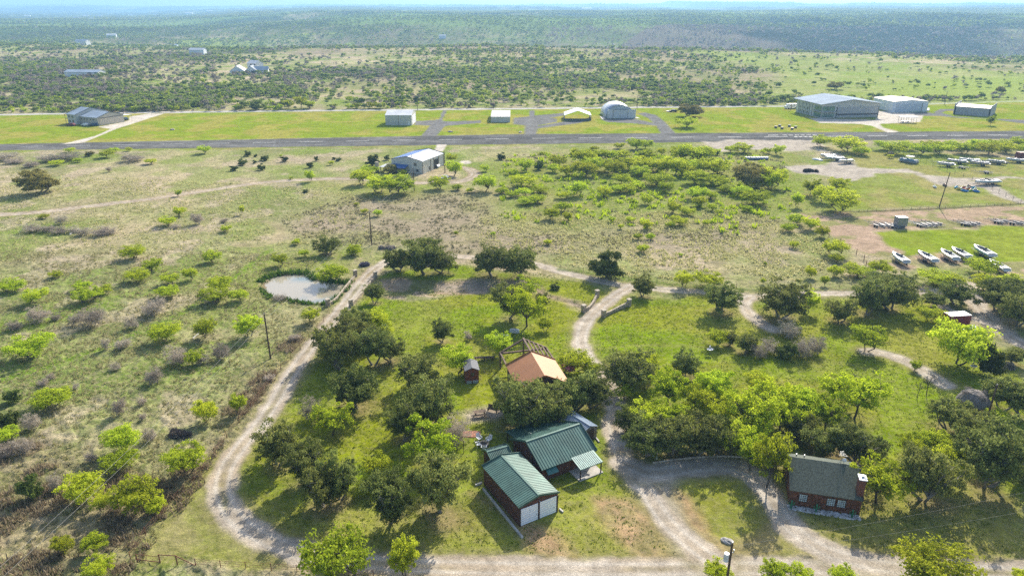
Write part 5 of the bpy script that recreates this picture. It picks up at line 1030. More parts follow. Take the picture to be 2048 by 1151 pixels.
for i, (px, py, L_, lab) in enumerate(((1750, 448, 6.5, 'empty dark trailer, first of the dirt row'), (1762, 448, 6.5, 'empty dark trailer, second of the dirt row'), (1776, 449, 7, 'pale empty trailer just before the box trailer'), (1787, 449, 7, 'pale empty trailer touching the box trailer'), (1834, 447, 7, 'silver empty trailer after the box trailer'), (1844, 447, 7, 'second silver empty trailer after the box trailer'),
      (1856, 446, 6.5, 'dark empty trailer in the middle group'), (1866, 446, 6.5, 'dark empty trailer ending the middle group'), (1921, 445, 6, 'first trailer of the group of three by the far posts'), (1932, 445, 7, 'second trailer of the group of three by the far posts'), (1943, 445, 6, 'third trailer of the group of three by the far posts'), (1988, 441, 5, 'short dark trailer before the last pair'), (1998, 441, 5, 'second short dark trailer before the last pair'), (2018, 443, 7.5, 'long trailer of the last pair in the dirt row'), (2032, 443, 7.5, 'longest trailer ending the dirt row'),
      (1880, 323, 8, 'long twin rail trailer near the yard fence'), (1970, 321, 7, 'silver trailer in the upper boat row'), (1978, 322, 7, 'second silver trailer in the upper boat row'), (1991, 322, 7, 'dark trailer ending the upper boat row'), (2002, 323, 6, 'short trailer last in the upper boat row'), (1931, 334, 8, 'black flat trailer below the upper boat row'), (1965, 343, 7, 'rusty low trailer in the yard grass'), (1443, 320, 7, 'flat rail trailer at the thicket edge'), (1658, 313, 6, 'grey trailer at the head of the paved lane'))):
    X, Y = at(px, py + 3); trailer('boat ' + lab if 'boat' not in lab else lab, X, Y, DG + (i % 3 - 1) * .12 if py > 400 else R(-25 + i % 3 * 6) if px != 1931 else R(175), L_, frame=(None, mat('galv_frame', (.42, .43, .45), .4, .5))[i in (2, 3, 4, 5, 16, 17)])
for px, py, rz, L_, st, lab in ((1912, 324, -28, 7, 'navy', 'white and navy boat in the upper yard row'), (1937, 322, -28, 7.5, 'teal', 'white boat with teal stripe in the upper yard row'), (1668, 318, -15, 7.5, 'blue_teal', 'white cruiser with teal stripe at the head of the paved lane'), (1690, 324, 12, 6.5, 'yellow', 'tan fishing boat beside the white cruiser'), (1972, 366, 8, 9.5, 'blue_teal', 'big white cabin boat by the jet ski heap'), (1655, 313, -12, 6, 'navy', 'small white and navy boat nosing the paved lane'), (1958, 328, -28, 6.5, 'red', 'white boat with red stripe in the upper yard row'), (1990, 325, -28, 6, 'black', 'short black-striped boat in the upper yard row'), (2030, 322, -24, 7, 'teal', 'last teal-striped boat of the upper yard row'), (1890, 330, -28, 6, 'navy', 'navy-striped boat lowest in the upper yard row')):
    X, Y = at(px, py + 3); boat(lab, X, Y, R(rz), L_, stripe(st, (0, 0, 0)), group='sport boats on trailers', tower=px == 1972); trailer('trailer carrying the ' + lab, X, Y, R(rz), L_, 'trailers under the upper yard boats')
# pontoon boat
X, Y = at(1817, 325); r = thing('pontoon_boat', 'white and blue pontoon boat alone on the grass by the yard fence', 'boat', X, Y, 0, R(-52))
for s in (-1, 1): mb = MB(); mb.tube([(-3.9, s * .95, .7), (-3.3, s * .95, .45), (3.6, s * .95, .45)], [.05, .32, .32], 10); mb.build('pontoon', steel, r)
mb = MB(); mb.box(0, 0, .85, 7.2, 2.5, .1); mb.build('deck', conc, r)
for s in (-1, 1): mb = MB(); mb.box(0, s * 1.22, 1.25, 6.6, .05, .7); mb.build('side_panel', mat('panel_blue', (.10, .22, .34), .4), r)
for x_ in (-3.3, 3.3): mb = MB(); mb.box(x_, 0, 1.25, .05, 2.4, .7); mb.build('end_panel', gel, r)
mb = MB(); mb.box(-2, 0, 1.15, 1.4, 2.1, .45); mb.box(2.3, .4, 1.15, 1.2, 1.4, .45); mb.build('bench_seat', gel, r); mb = MB(); mb.box(.4, -.5, 1.4, .7, .7, .9); mb.build('console', gel, r)
mb = MB(); mb.slab([(-1.2, -1.2, 2.7), (1.6, -1.2, 2.7), (1.6, 1.2, 2.7), (-1.2, 1.2, 2.7)], .06); [mb.tube([(x_, y_, .9), (x_, y_, 2.7)], .03) for x_ in (-1.1, 1.5) for y_ in (-1.15, 1.15)]; mb.build('bimini_top', gel, r)
# boat rack
X, Y = at(1513, 319); r = thing('boat_rack', 'long low blue and white rack lying by the mesquite thicket', 'rack', X, Y, 0, R(0))
mb = MB(); mb.box(0, 0, .5, 9.6, 1.9, .5); mb.build('base', mat('rack_blue', (.06, .12, .30), .5), r); mb = MB(); [mb.box(-4.4 + i * 1.1, 0, .95, .7, 1.8, .35) for i in range(9)]; mb.build('float', gel, r); mb = MB(); [mb.box(-4.7 + i * 1.88, s * .98, .9, .08, .08, 1.2) for i in range(6) for s in (-1, 1)]; mb.build('upright', steel, r)
X, Y = at(1635, 320); r = thing('overturned_boat', 'white upside-down hull lying on the grass by the paved lane', 'boat', X, Y, 0, R(-50)); mb = MB(); mb.ball((0, 0, .05), 1, 14, 8, (2.6, .95, .65)); mb.build('hull', gel, r, True)
X, Y = at(1951, 320); r = thing('upturned_dinghy', 'pale upturned dinghy between yard boats and trailers', 'boat', X, Y, 0, R(5)); mb = MB(); mb.ball((0, 0, .05), 1, 14, 8, (2.4, .8, .6)); mb.build('hull', gel, r, True)
# jet skis
gg = random.Random(8); cols = [('lime', (.25, .45, .03)), ('aqua', (.02, .35, .45)), ('orange', (.55, .15, .02)), ('red', (.35, .02, .02)), ('skyblue', (.05, .25, .55)), ('whitej', (.7, .7, .7)), ('yellowj', (.6, .45, .02)), ('blackj', (.03, .03, .03))]
POSJ = [(1912, 376, 1, 'aqua craft at the near end of the heap'), (1919, 380, 6, 'yellow craft low in the heap'), (1926, 377, 3, 'red craft in the middle of the heap'), (1929, 383, 4, 'sky blue craft at the bottom edge of the heap'), (1935, 379, 2, 'orange craft in the middle of the heap'), (1941, 382, 0, 'lime craft beside the blue one'), (1944, 377, 1, 'aqua craft high in the heap'), (1949, 381, 5, 'white craft near the far end of the heap'), (1952, 384, 4, 'sky blue craft at the far end of the heap'), (1938, 374, 7, 'black craft at the back of the heap'), (1869, 375, 5, 'white craft apart from the heap by the pole'), (1889, 372, 7, 'black craft lying between pole and heap')]
for px, py, c, lab in POSJ:
    X, Y = at(px, py); r = thing('jet_ski', 'old jet ski, ' + lab, 'jet ski', X, Y, 0, gg.uniform(0, 3.1), 'discarded jet skis'); nm, cc = cols[c]
    mb = MB(); mb.ball((0, 0, .35), 1, 12, 6, (1.45, .52, .38)); mb.build('hull', mat('jet_' + nm, cc, .35, var=.05), r, True); mb = MB(); mb.box(.45, 0, .8, .95, .36, .25); mb.build('seat', dark, r)
    mb = MB(); mb.ball((-.35, 0, .65), .35, 8, 5, (1.3, .8, .8)); mb.build('cowl', mat('jet_' + cols[(c + 3) % 8][0], cols[(c + 3) % 8][1], .35), r); mb = MB(); mb.tube([(-.1, -.35, 1.0), (-.1, .35, 1.0)], .03); mb.build('handlebar', dark, r)
# piles
def pile(nm, lab, cat, px, py, wpx, hm, m_, asp=.12, n=260, size=1.2):
    X, Y = at(px, py); w_ = wpx * mpp(py)[0]; gp = np.random.default_rng(int(px)); c = np.stack([(gp.random(14) - .5) * w_ * .75, (gp.random(14) - .5) * w_ * .3, gp.random(14) * hm * .4], 1)
    Vv, Ff, tt = cards(c, [hm * .6] * 14, n, size, int(px), .6, asp=asp); o = raw_mesh(nm, Vv, Ff, m_, attrs={'tint': tt}); o.location = (X, Y, 0); return tag(o, lab, cat)
ash = leafmat('charred_sticks', (.03, .026, .024), (.12, .10, .09), .05); palew = leafmat('pale_sticks', (.22, .19, .17), (.42, .38, .34), .1)
pile('burn_pile', 'charred black brush pile on the grey gravel lot', 'brush pile', 1619, 343, 38, 1.3, ash)
pile('brush_pile', 'grey brushwood pile at the pasture edge beside the track', 'brush pile', 362, 869, 52, .5, leafmat('dark_sticks', (.10, .08, .075), (.22, .18, .16), .1), n=320)
pile('brush_pile', 'tan brushwood heap beside the big cedar near the lane', 'brush pile', 2008, 735, 32, .9, palew)
pile('brush_pile', 'pale dead branches heaped above the dam gatepost', 'brush pile', 772, 497, 46, .7, palew)
pile('junk_pile', 'purple-grey rubble heap along the verge above the dam', 'rubble heap', 730, 531, 16, .5, leafmat('rubble', (.10, .08, .12), (.35, .32, .36), .05), .6)
# boulders
def rock(px, py, s, lab, m_=stone, sq=(1.5, 1, .6)):
    X, Y = at(px, py); mb = MB(); mb.ball((0, 0, .12 * s), s, 12, 8, sq, .12, int(px)); o = mb.build('boulder', m_, None, False); o.location = (X, Y, HZ(X, Y)); o.rotation_euler = (0, 0, px); tag(o, lab, 'boulder')
rock(1454, 1082, .55, 'pale boulder behind the transformer pole', mat('grey_stone', (.36, .34, .32), .9, var=.25)); rock(345, 260, 1.0, 'lone dark boulder on the airfield grass'); rock(901, 264, 1.0, 'flat boulder between taxiway and runway'); rock(1041, 265, .9, 'flat pale boulder beside the square taxiway')
# ---- poles and wires
polem = mat('pole_wood', (.10, .065, .045), .85, var=.2)
def pole(px, py, h, lab, arm=False, X=None, Y=None, lean=0):
    if X is None: X, Y = at(px, py)
    z = HZ(X, Y) if Y > 500 else 0; r = thing('utility_pole', lab, 'utility pole', X, Y, z, 0, 'wooden utility poles'); r.rotation_euler = (0, lean, 0)
    mb = MB(); mb.tube([(0, 0, -.3), (0, 0, h)], [.17, .12], 8); mb.build('post', polem, r)
    if arm: mb = MB(); mb.box(0, 0, h - .5, 1.9, .12, .12); mb.build('crossarm', polem, r)
    mb = MB(); mb.tube([(0, 0, h), (0, 0, h + .22)], .06, 6); mb.build('insulator', mat('porcelain', (.45, .42, .40), .3), r); return r, Vector((X, Y, z + h))
P1 = pole(541, 716, 8.9, 'tall dark pole in the pasture beside the gravel track')[1]; P2 = pole(743.7, 490, 9.1, 'dark pole north of the pond')[1]; P3 = pole(828.5, 382, 8.2, 'shorter dark pole in front of the blue-and-white barn')[1]
P4 = pole(890, 346, 8.3, 'pole by the corner of the blue-and-white barn')[1]
d_ = P1 - P2; P0 = P1 + d_.normalized() * 62; pole(0, 0, 8.9, 'pole of the same line at the foot of the pasture', X=P0.x, Y=P0.y)
pr_, PT = pole(1446, 1212, 8.6, 'pole carrying a white transformer drum at the gravel junction')
mb = MB(); mb.tube([(-.42, 0, 6.3), (-.42, 0, 7.3)], .27, 12); mb.build('transformer', mat('transformer_grey', (.55, .58, .60), .4), pr_); mb = MB(); mb.tube([(.1, 0, 7.4), (.28, 0, 7.4), (.28, 0, 7.8)], .07); mb.build('fuse_holder', steel, pr_)
pole(1878, 415, 11.5, 'leaning tall pole in the boat yard grass', lean=.08)
PR = pole(1965, 868, 8.5, 'weathered grey pole among the trees by the thatched hut')[1]
for px, py, h, lab in ((429, 222, 6.8, 'roadside pole before the two green elms'), (835, 221, 5.5, 'roadside pole just behind the tall grey hangar'), (806, 217, 5.0, 'thin pole behind the tall grey hangar'), (987, 217, 6.5, 'pole behind the low grey hangar'), (1889, 209, 8.5, 'roadside pole between the white and far grey hangars'), (247, 228, 7.5, 'pole beyond the beige hangar house'), (1274, 217, 8, 'pole beside the round-roofed hangar'), (1582, 219, 8.5, 'pole at the corner of the glass-fronted hangar'), (1742, 205, 6.5, 'pole between the glass-fronted and white hangars')): pole(px, py, h, lab)
wirem = mat('wire', (.30, .29, .27), .8, 0)
def wire(lab, spans, rad=.013):
    mb = MB()
    for a_, b_, sag in spans: mb.tube([a_.lerp(b_, t) - Vector((0, 0, sag * 4 * t * (1 - t))) for t in np.linspace(0, 1, 15)], rad, 5, False)
    tag(mb.build('power_line', wirem), lab, 'power line')
U = Vector((0, 0, .2)); Lw = Vector((0, 0, -1.0)); SV = Vector((-38.0, 266.0, 4.6))
wire('upper of the two thin power lines crossing pasture and pond', [(P0 + U, P1 + U, .9), (P1 + U, P2 + U, .9), (P2 + U, P3 + U, .8)]); wire('lower of the two thin power lines crossing pasture and pond', [(P0 + Lw, P1 + Lw, 1.0), (P1 + Lw, P2 + Lw, 1.0), (P2 + Lw, P3 + Lw, .9)])
wire('short service wire from pole to blue-and-white barn', [(P3 + U, SV, .2)]); Q1 = Vector((58, 66.5, 5.0)); wire('thin wire running low over the lawn from the transformer pole', [(PT + Vector((0, 0, -.4)), Vector((72, 70, 8)), .6)], .006); wire('lower thin wire over the lawn from the transformer pole', [(PT + Vector((0, 0, -1.6)), Vector((72, 68, 6.6)), .6)], .006)
# ---- fences
def fence(lab, pts, step, h, pm_, wires=3, nm='wire_fence', prad=.045):
    pts = [Vector((*p, 0)) for p in pts]; r = thing(nm, lab, 'fence', pts[0].x, pts[0].y, 0); ps = []; carry = 0
    for a_, b_ in zip(pts, pts[1:]):
        L_ = (b_ - a_).length; t = carry
        while t < L_: ps.append(a_.lerp(b_, t / L_) - pts[0]); t += step
        carry = t - L_
    ps = ps[:95]
    m0 = MB(); m0.tube([(0, 0, -.1), (0, 0, h)], prad, 6); me = None
    for p in ps:
        if me is None: o = m0.build('post', pm_, r); me = o.data
        else: o = bpy.data.objects.new('post', me); C.objects.link(o); o.parent = r
        o.location = (p.x, p.y, 0)
    mb = MB(); [mb.tube([p + Vector((0, 0, h * (k + 1) / (wires + .3))) for p in ps], .014, 4, False) for k in range(wires)]; mb.build('wire', pm_, r); return r
rust = mat('rusty_steel', (.17, .06, .035), .8, var=.3)
fence('thin wire fence along the pasture side of the gravel track', PX('262,1120 300,1056 345,1010 400,950 450,880 500,820 545,760 600,700 640,655 660,625'), 4.2, 1.25, rust)
fence('low wire fence along the bottom of the yard by the gravel road', PX('392,1131 420,1133 520,1139 600,1143 700,1149 760,1156'), 3.0, 1.1, rust)
fence('rusty post fence down the brown dirt edge of the boat yard', PX('1657,478 1690,492 1728,521 1736,545'), 4.5, 1.6, rust, prad=.08); fence('dark post fence dividing the upper boat yard', PX('1806,308 1850,326 1900,345 1950,362 2048,412'), 5, 1.5, dark, prad=.06)
fence('wire fence along the verge north of the curved lane', PX('1120,537 1200,548 1330,566 1500,578 1640,577 1760,570'), 6, 1.2, wood); fence('dark low hedge-like fence between yard lawn and dirt row', PX('1700,424 1800,420 1900,416 2048,408'), 3, .9, dark, 4)
fence('wire fence north of the county road', PX('-20,228 300,222 800,216 1300,211 1700,207 2060,198'), 12, 1.3, wood)
# pipe gate bottom left
r = thing('pipe_gate', 'rusty pipe corner gate frame at the foot of the pasture fence', 'gate', *at(321, 1126)); o0 = Vector((*at(321, 1126), 0))
gp = [Vector((*at(a_, b_), 0)) - o0 for a_, b_ in ((275, 1122), (321, 1126), (355, 1128), (392, 1132))]
for i, p in enumerate(gp): mb = MB(); mb.tube([p, p + Vector((0, 0, 1.35 if i in (1, 2) else .5 if i == 3 else 1.1))], .07, 7); mb.build('post', rust, r)
mb = MB(); mb.tube([gp[1] + Vector((0, 0, 1.3)), gp[2] + Vector((0, 0, 1.3))], .05); mb.tube([gp[2] + Vector((0, 0, 1.3)), gp[3] + Vector((0, 0, .1))], .05); mb.tube([gp[0] + Vector((0, 0, 1.1)), gp[1] + Vector((0, 0, 1.0))], .03); mb.tube([gp[0] + Vector((0, 0, .3)), gp[1] + Vector((0, 0, .2))], .05); mb.build('rail', rust, r)
# iron fence and light posts in the back garden
fence('black iron fence beside the flagstone patio', PX('932,849 960,846 990,846 1012,842'), .35, 1.1, dark, 2, 'iron_fence', .02); fence('picket edging behind the garden shed', PX('920,722 950,720 985,718'), .5, .8, white, 1, 'picket_fence', .04)
fence('thin white-capped garden light poles and wire by the garage', PX('916,872 925,900 938,932'), 4.5, 2.2, wood, 1, 'garden_fence', .05)
# ---- low stone walls at the two crossings
stw = mat('stone_masonry', (.36, .30, .22), .9, var=.35, scale=2.5, bump=.05)
def wall(lab, pts, h0, h1, px_=None):
    pts = [Vector((*p, 0)) for p in pts]; o0 = pts[0].copy(); r = thing('stone_wall', lab, 'wall', o0.x, o0.y, 0); n = len(pts); mb = MB(); vs = []
    for i, p in enumerate(pts):
        t = (pts[min(i + 1, n - 1)] - pts[max(i - 1, 0)]).normalized(); nn = Vector((-t.y, t.x, 0)) * .2; k = i / (n - 1); h = h0 + (h1 - h0) * k - .22 * math.sin(math.pi * k); q = p - o0
        vs += [q + nn - Vector((0, 0, .6)), q - nn - Vector((0, 0, .6)), q - nn + Vector((0, 0, h)), q + nn + Vector((0, 0, h))]
    mb.add(vs, [(4 * i + a_, 4 * i + (a_ + 1) % 4, 4 * i + 4 + (a_ + 1) % 4, 4 * i + 4 + a_) for i in range(n - 1) for a_ in range(4)] + [(3, 2, 1, 0), tuple(4 * (n - 1) + a_ for a_ in range(4))]); mb.build('wall_course', stw, r)
    for p in (pts[0], pts[-1]):
        q = p - o0; mb = MB(); mb.box(q.x, q.y, .75, .75, .75, 1.7, .6); pl = mb.build('pillar', stw, r); mb = MB(); mb.box(q.x, q.y, 1.65, .92, .92, .12, .6); mb.build('cap', stone, pl)
wall('low stone wall on the pond side of the dam track', smooth(PX('656,612 672,600 690,578 711,553'), 3), .75, .75); wall('low stone wall on the wash side of the dam track', smooth(PX('702,613 717,596 735,573 751,556'), 3), .75, .75)
wall('curved stone wall west of the curved drive', smooth(PX('1167,624 1178,618 1188,606 1194,594'), 3), .8, 1.2); wall('curved stone wall east of the curved drive', smooth(PX('1207,634 1222,627 1240,618 1257.6,612'), 3), .9, 1.1)
# ---- garden things
r = thing('propane_tank', 'long white propane tank under the yellow-green tree by the barn', 'propane tank', *at(1003, 681), 0, R(15)); mb = MB(); mb.tube([(-1.5, 0, .75), (-1.3, 0, .75), (1.3, 0, .75), (1.5, 0, .75)], [.2, .5, .5, .2], 14); mb.build('tank', gel, r, True); mb = MB(); [mb.box(s, 0, .15, .15, .8, .3) for s in (-1, 1)]; mb.build('foot', steel, r); mb = MB(); mb.tube([(0, 0, 1.2), (0, 0, 1.45)], .2, 10); mb.build('valve_dome', gel, r)
r = thing('stock_trough', 'oval white trough on the lawn above the bare timber frame', 'trough', *at(1029, 664), 0, R(-10)); mb = MB(); n = 18; ov = [(1.0 * math.cos(6.283 * i / n), .5 * math.sin(6.283 * i / n)) for i in range(n)]
mb.v = [(x_, y_, 0) for x_, y_ in ov] + [(x_, y_, .6) for x_, y_ in ov] + [(x_ * .9, y_ * .85, .6) for x_, y_ in ov] + [(x_ * .9, y_ * .85, .25) for x_, y_ in ov]; mb.f = [(k * n + i, k * n + (i + 1) % n, (k + 1) * n + (i + 1) % n, (k + 1) * n + i) for k in range(3) for i in range(n)] + [tuple(3 * n + i for i in range(n))]; mb.build('tub', gel, r)
for px, py, lab in ((1419, 708, 'white dish on short stand on the open lawn'), (1945, 742, 'blue-white dish on short stand in the shade of the big cedar')):
    r = thing('satellite_dish', lab, 'satellite dish', *at(px, py), 0, R(20), 'ground dishes'); mb = MB(); mb.tube([(0, 0, 0), (0, 0, .8)], .05); mb.build('mast', steel, r)
    mb = MB(); n = 16; mb.v = [(0, 0, .8)] + [(k * .32 * math.cos(6.283 * i / n), k * .32 * math.sin(6.283 * i / n) * .8, .8 + .07 * k * k) for k in (1, 2) for i in range(n)]; mb.f = [(0, 1 + i, 1 + (i + 1) % n) for i in range(n)] + [(1 + i, 1 + n + i, 1 + n + (i + 1) % n, 1 + (i + 1) % n) for i in range(n)]; mb.build('reflector', gel, r, True); mb = MB(); mb.tube([(.5, 0, .95), (.25, .35, 1.35)], .03); mb.box(.2, .4, 1.4, .3, .1, .3); mb.build('feed_arm', gel, r)
for px, py, lab in ((1308, 911, 'pale blue utility box at the edge of the loop'), (1313, 917, 'white marker post with red cap beside the loop')):
    r = thing('utility_pedestal' if px == 1308 else 'marker_post', lab, 'utility box' if px == 1308 else 'marker', *at(px, py)); mb = MB(); mb.box(0, 0, .5, .3 if px == 1308 else .14, .25 if px == 1308 else .14, 1.0); mb.build('body', mat('box_blue', (.45, .60, .68), .5) if px == 1308 else white, r)
    mb = MB(); mb.box(0, 0, 1.04, .34 if px == 1308 else .18, .29 if px == 1308 else .18, .08); mb.build('cap', mat('cap_red', (.45, .04, .02), .5) if px == 1313 else steel, r)
gg = random.Random(3); LE = smooth(PX('1305,926 1340,921 1385,916 1430,913 1470,914 1510,917'), 5); mb = MB()
r = thing('stone_edging', 'line of pale stones edging the north side of the loop', 'stone edging', 0, 0)
for i in range(len(LE) - 1): a_, b_ = Vector((*LE[i], .12)), Vector((*LE[i + 1], .12)); mb.tube([a_, a_.lerp(b_, .92)], [gg.uniform(.13, .2), gg.uniform(.1, .17)], 6)
mb.build('stone_course', stone, r)
def timber(lab, a_, b_, t=.2, m_=None): A, B_ = Vector((*at(*a_), t / 2)), Vector((*at(*b_), t / 2)); mb = MB(); mb.tube([A, B_], t / 1.4, 4); tag(mb.build('landscape_timber', m_ or mat('bleached_timber', (.48, .46, .42), .8, var=.2, scale=1)), lab, 'timber')
timber('long bleached timber laid beside the garage wall', (966, 978), (1045, 1076), .26); timber('short bleached timber behind the garage corner', (951, 971), (964, 966), .26); timber('short timber by the right garage door', (1119, 1018), (1126, 1024), .2); timber('bleached timber beside the metal shed', (1186, 868), (1198, 884), .2)
timber('fallen pale log in the pasture brush line', (140, 470), (158, 458), .35); timber('thin grey log leaning in the shrubs of the pasture', (386, 677), (397, 668), .2)
# fire pit with chairs
fx, fy = at(968, 889); r = thing('fire_pit', 'round stone fire pit ringed by white chairs', 'fire pit', fx, fy); mb = MB()
for i in range(12): a_ = i * .5236; mb.box(.62 * math.cos(a_), .62 * math.sin(a_), .17, .26, .32, .34, a_)
mb.build('stone_ring', stw, r); mb = MB(); mb.tube([(0, 0, 0), (0, 0, .08)], .52, 12); mb.build('ash_bed', mat('ash', (.10, .09, .085), 1), r)
def chair(px, py, lab):
    X, Y = at(px, py); r = thing('garden_chair', lab, 'chair', X, Y, 0, math.atan2(fy - Y, fx - X), 'white chairs round the fire pit')
    mb = MB(); [mb.box(.1 - .0 * i, -.24 + i * .12, .36, .55, .1, .03) for i in range(5)]; mb.build('seat', white, r)
    mb = MB(); [mb.slab([(-.22, -.27 + i * .12, .36), (-.22, -.17 + i * .12, .36), (-.48, -.17 + i * .12, .98), (-.48, -.27 + i * .12, .98)], .03) for i in range(5)]; mb.build('backrest', white, r)
    for s in (-1, 1):
        mb = MB(); mb.box(.02, s * .36, .56, .68, .13, .03); mb.build('armrest', white, r)
        for x_, h in ((.32, .55), (-.25, .5)): mb = MB(); mb.box(x_, s * .33, h / 2, .08, .04, h); mb.build('leg', white, r)
chair(958, 879, 'white slatted chair above the fire pit, nearest the brick pad'); chair(978, 882, 'white slatted chair across the fire pit, on the house side'); chair(956, 892, 'white slatted chair on the near outer side of the fire pit'); chair(968, 898, 'white slatted chair nearest the annex roof')
X, Y = at(943, 868); mb = MB(); 
for i in range(10):
    for j in range(6): mb.box((i - 4.5) * .27, (j - 2.5) * .28, .05, .25, .26, .1)
o = mb.build('brick_pad', mat('red_brick', (.33, .15, .10), .9, var=.3, scale=3)); o.location = (X, Y, 0); tag(o, 'small square red brick pad near the fire pit', 'brick pad')
X, Y = at(960, 830); r = thing('picnic_table', 'weathered picnic table with benches on the flagstone patio', 'table', X, Y, 0, R(15)); mb = MB(); [mb.box(0, -.32 + i * .16, .76, 1.9, .14, .04) for i in range(5)]; mb.build('tabletop', wood, r)
for s in (-1, 1): mb = MB(); mb.box(0, s * .75, .45, 1.9, .28, .04); mb.build('bench', wood, r); mb = MB(); mb.box(s * .7, 0, .38, .08, 1.5, .08); mb.box(s * .7, .35, .38, .08, .08, .74); mb.box(s * .7, -.35, .38, .08, .08, .74); mb.build('leg', wood, r)
X, Y = at(985, 822); r = thing('swing_bench', 'wooden bench seat under the oaks beside the patio', 'bench', X, Y, 0, R(-25)); mb = MB(); mb.box(0, 0, .45, 1.7, .5, .06); mb.build('seat', wood, r); mb = MB(); mb.box(0, .25, .8, 1.7, .05, .6); mb.build('backrest', wood, r)
for s in (-1, 1): mb = MB(); mb.box(s * .75, 0, .22, .08, .5, .44); mb.build('leg', wood, r)
X, Y = at(968, 720); r = thing('timber_rack', 'long low wooden rack of planks behind the garden shed', 'timber rack', X, Y, 0, R(4)); mb = MB(); [mb.box(0, -.3 + .15 * i, .6 + .05 * (i % 2), 3.8, .12, .08) for i in range(5)]; mb.build('plank', wood, r); mb = MB(); [mb.box(x_, 0, .3, .12, .8, .6) for x_ in (-1.6, 0, 1.6)]; mb.build('trestle', brown, r)
# tyres/planters ring at the airfield
for i, (px, py, lab) in enumerate(((1551.5, 256, 'first white planter tub of the ring by the runway'), (1559, 253, 'upper planter tub of the ring, near side'), (1564, 258, 'lower planter tub of the ring, near side'), (1578.5, 253.5, 'upper planter tub of the ring, hangar side'), (1584, 259, 'reddish planter tub at the bottom of the ring'), (1591, 256, 'planter tub of the ring closest to the big hangar'))):
    r = thing('planter_tub', lab, 'planter', *at(px, py), 0, 0, 'ring of planter tubs'); mb = MB(); mb.tube([(0, 0, 0), (0, 0, .9)], [.7, .8], 14); mb.build('tub', mat('tub_dark', (.09, .08, .07), .7), r); mb = MB(); mb.tube([(0, 0, .88), (0, 0, 1.0)], .85, 14); mb.build('rim', conc if i != 4 else mat('tub_red', (.45, .2, .15), .6), r)
# vehicles
def car(lab, px, py, rz, body, kind='parked_car', L_=4.8, X=None):
    X, Y = at(px, py); r = thing(kind, lab, 'car' if kind == 'parked_car' else 'vehicle', X, Y, 0, R(rz)); pr_ = [(-L_ / 2, .35), (-L_ / 2, .95), (-L_ * .28, 1.05), (-L_ * .16, 1.55), (L_ * .28, 1.58), (L_ * .46, 1.05), (L_ / 2, .95), (L_ / 2, .35)]
    mb = MB(); n = len(pr_); mb.add([(x_, -.9 if z_ < 1.2 else -.72, z_) for x_, z_ in pr_] + [(x_, .9 if z_ < 1.2 else .72, z_) for x_, z_ in pr_], [tuple(range(n)), tuple(range(2 * n - 1, n - 1, -1))] + [(i + 1 if i + 1 < n else 0, i, n + i, n + (i + 1) % n) for i in range(n)]); mb.build('body', body, r)
    mb = MB(); [mb.slab([(-L_ * .14, s * .84, 1.12), (L_ * .36, s * .84, 1.12), (L_ * .26, s * .75, 1.5), (-L_ * .1, s * .75, 1.5)][::-s], .03) for s in (-1, 1)]; mb.build('side_window', glassm, r)
    for x_ in (-.31, .31):
        for s in (-1, 1): mb = MB(); mb.tube([(x_ * L_, s * .72, .34), (x_ * L_, s * .94, .34)], .34, 14); mb.build('wheel', tyre, r)
car('black vehicle parked with a pale trailer below the county road', 1346, 224, 5, mat('car_black', (.02, .02, .022), .3)); X, Y = at(1337, 224); r = thing('flat_trailer', 'pale flat trailer hitched beside the black vehicle', 'trailer', X, Y, 0, R(5)); mb = MB(); mb.box(0, 0, .6, 2.6, 1.9, .15); mb.build('bed', white, r); [MB().tube([(0, s, .3), (0, s * 1.15, .3)], .3, 10).build('wheel', tyre, r) for s in (-1, 1)]
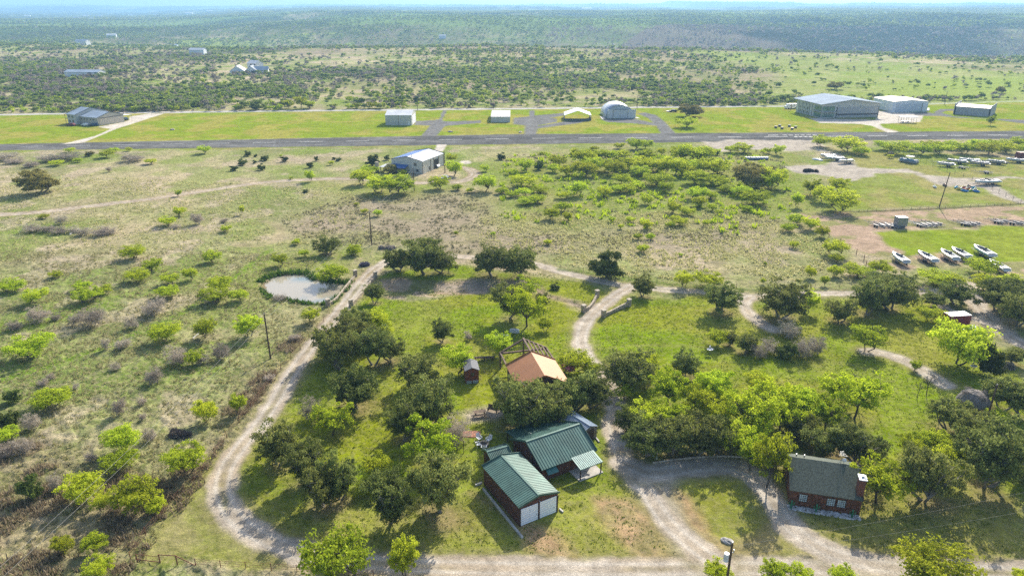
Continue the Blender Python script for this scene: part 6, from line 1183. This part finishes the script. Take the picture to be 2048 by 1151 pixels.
car('dark blue car under the beige hangar house awning', 251, 240, -40, mat('car_blue', (.03, .06, .11), .3)); car('dark red car beside the two-storey wing', 143, 252, -10, mat('car_maroon', (.14, .02, .02), .4)); car('small white car in the shade of the beige hangar house', 171, 252, -5, mat('car_white', (.7, .7, .72), .3), L_=3.6); car('dark blue car in the shade of the beige hangar house', 189, 252, 5, mat('car_blue', (.03, .06, .11)))
X, Y = at(1583, 217); r = thing('camper_van', 'white camper behind the glass-fronted hangar', 'camper', X, Y, 0, R(15)); mb = MB(); mb.box(0, 0, 1.7, 7, 2.4, 2.6); mb.box(-4.1, 0, 1.2, 1.4, 2.2, 1.6); mb.build('body', white, r); mb = MB(); [mb.box(x_, -1.22, 2.1, 1.1, .05, .6) for x_ in (-1.5, 1)]; mb.build('window', glassm, r); [MB().tube([(x_, s, .4), (x_, s * 1.2, .4)], .4, 12).build('wheel', tyre, r) for s in (-1, 1) for x_ in (-3, 2)]
car('pale car parked at the far side of the white hangar', 1855, 222, 60, mat('car_white', (.7, .7, .72), .3)); car('white buggy under the mesquite by the circular track', 890, 359, 70, mat('car_white', (.7, .7, .72), .3), 'utility_buggy', 3.2); car('white pickup inside the open barn doorway', 869, 335, -20, mat('car_white', (.7, .7, .72), .3), L_=4.2)
car('blue car half hidden under the spreading mesquite', 1942, 668, 20, mat('car_bright', (.03, .14, .45), .3), L_=3.4); X, Y = at(1922, 664); r = thing('covered_table', 'pale tarp-covered work table beside the red box trailer', 'work table', X, Y - .6, 0, R(10)); mb = MB(); mb.box(0, 0, .85, 3.2, 1.2, .12); mb.build('tarp', mat('tarp', (.42, .30, .27), .8), r); [MB().box(x_, y_, .4, .1, .1, .8).build('leg', steel, r) for x_ in (-1.4, 1.4) for y_ in (-.5, .5)]
# ------------------------------------------------------------------ haze
hm = bpy.data.materials.new('haze'); hm.use_nodes = True; t = hm.node_tree; t.nodes.clear(); o_ = t.nodes.new('ShaderNodeOutputMaterial'); pv = t.nodes.new('ShaderNodeVolumePrincipled')
pv.inputs['Color'].default_value = (.36, .64, 1.0, 1); pv.inputs['Density'].default_value = HAZE = .00015; pv.inputs['Anisotropy'].default_value = .2; t.links.new(pv.outputs[0], o_.inputs['Volume'])
mb = MB(); mb.box(0, 7600, 65, 70000, 16400, 232); h = mb.build('haze', hm, None, kind='stuff')
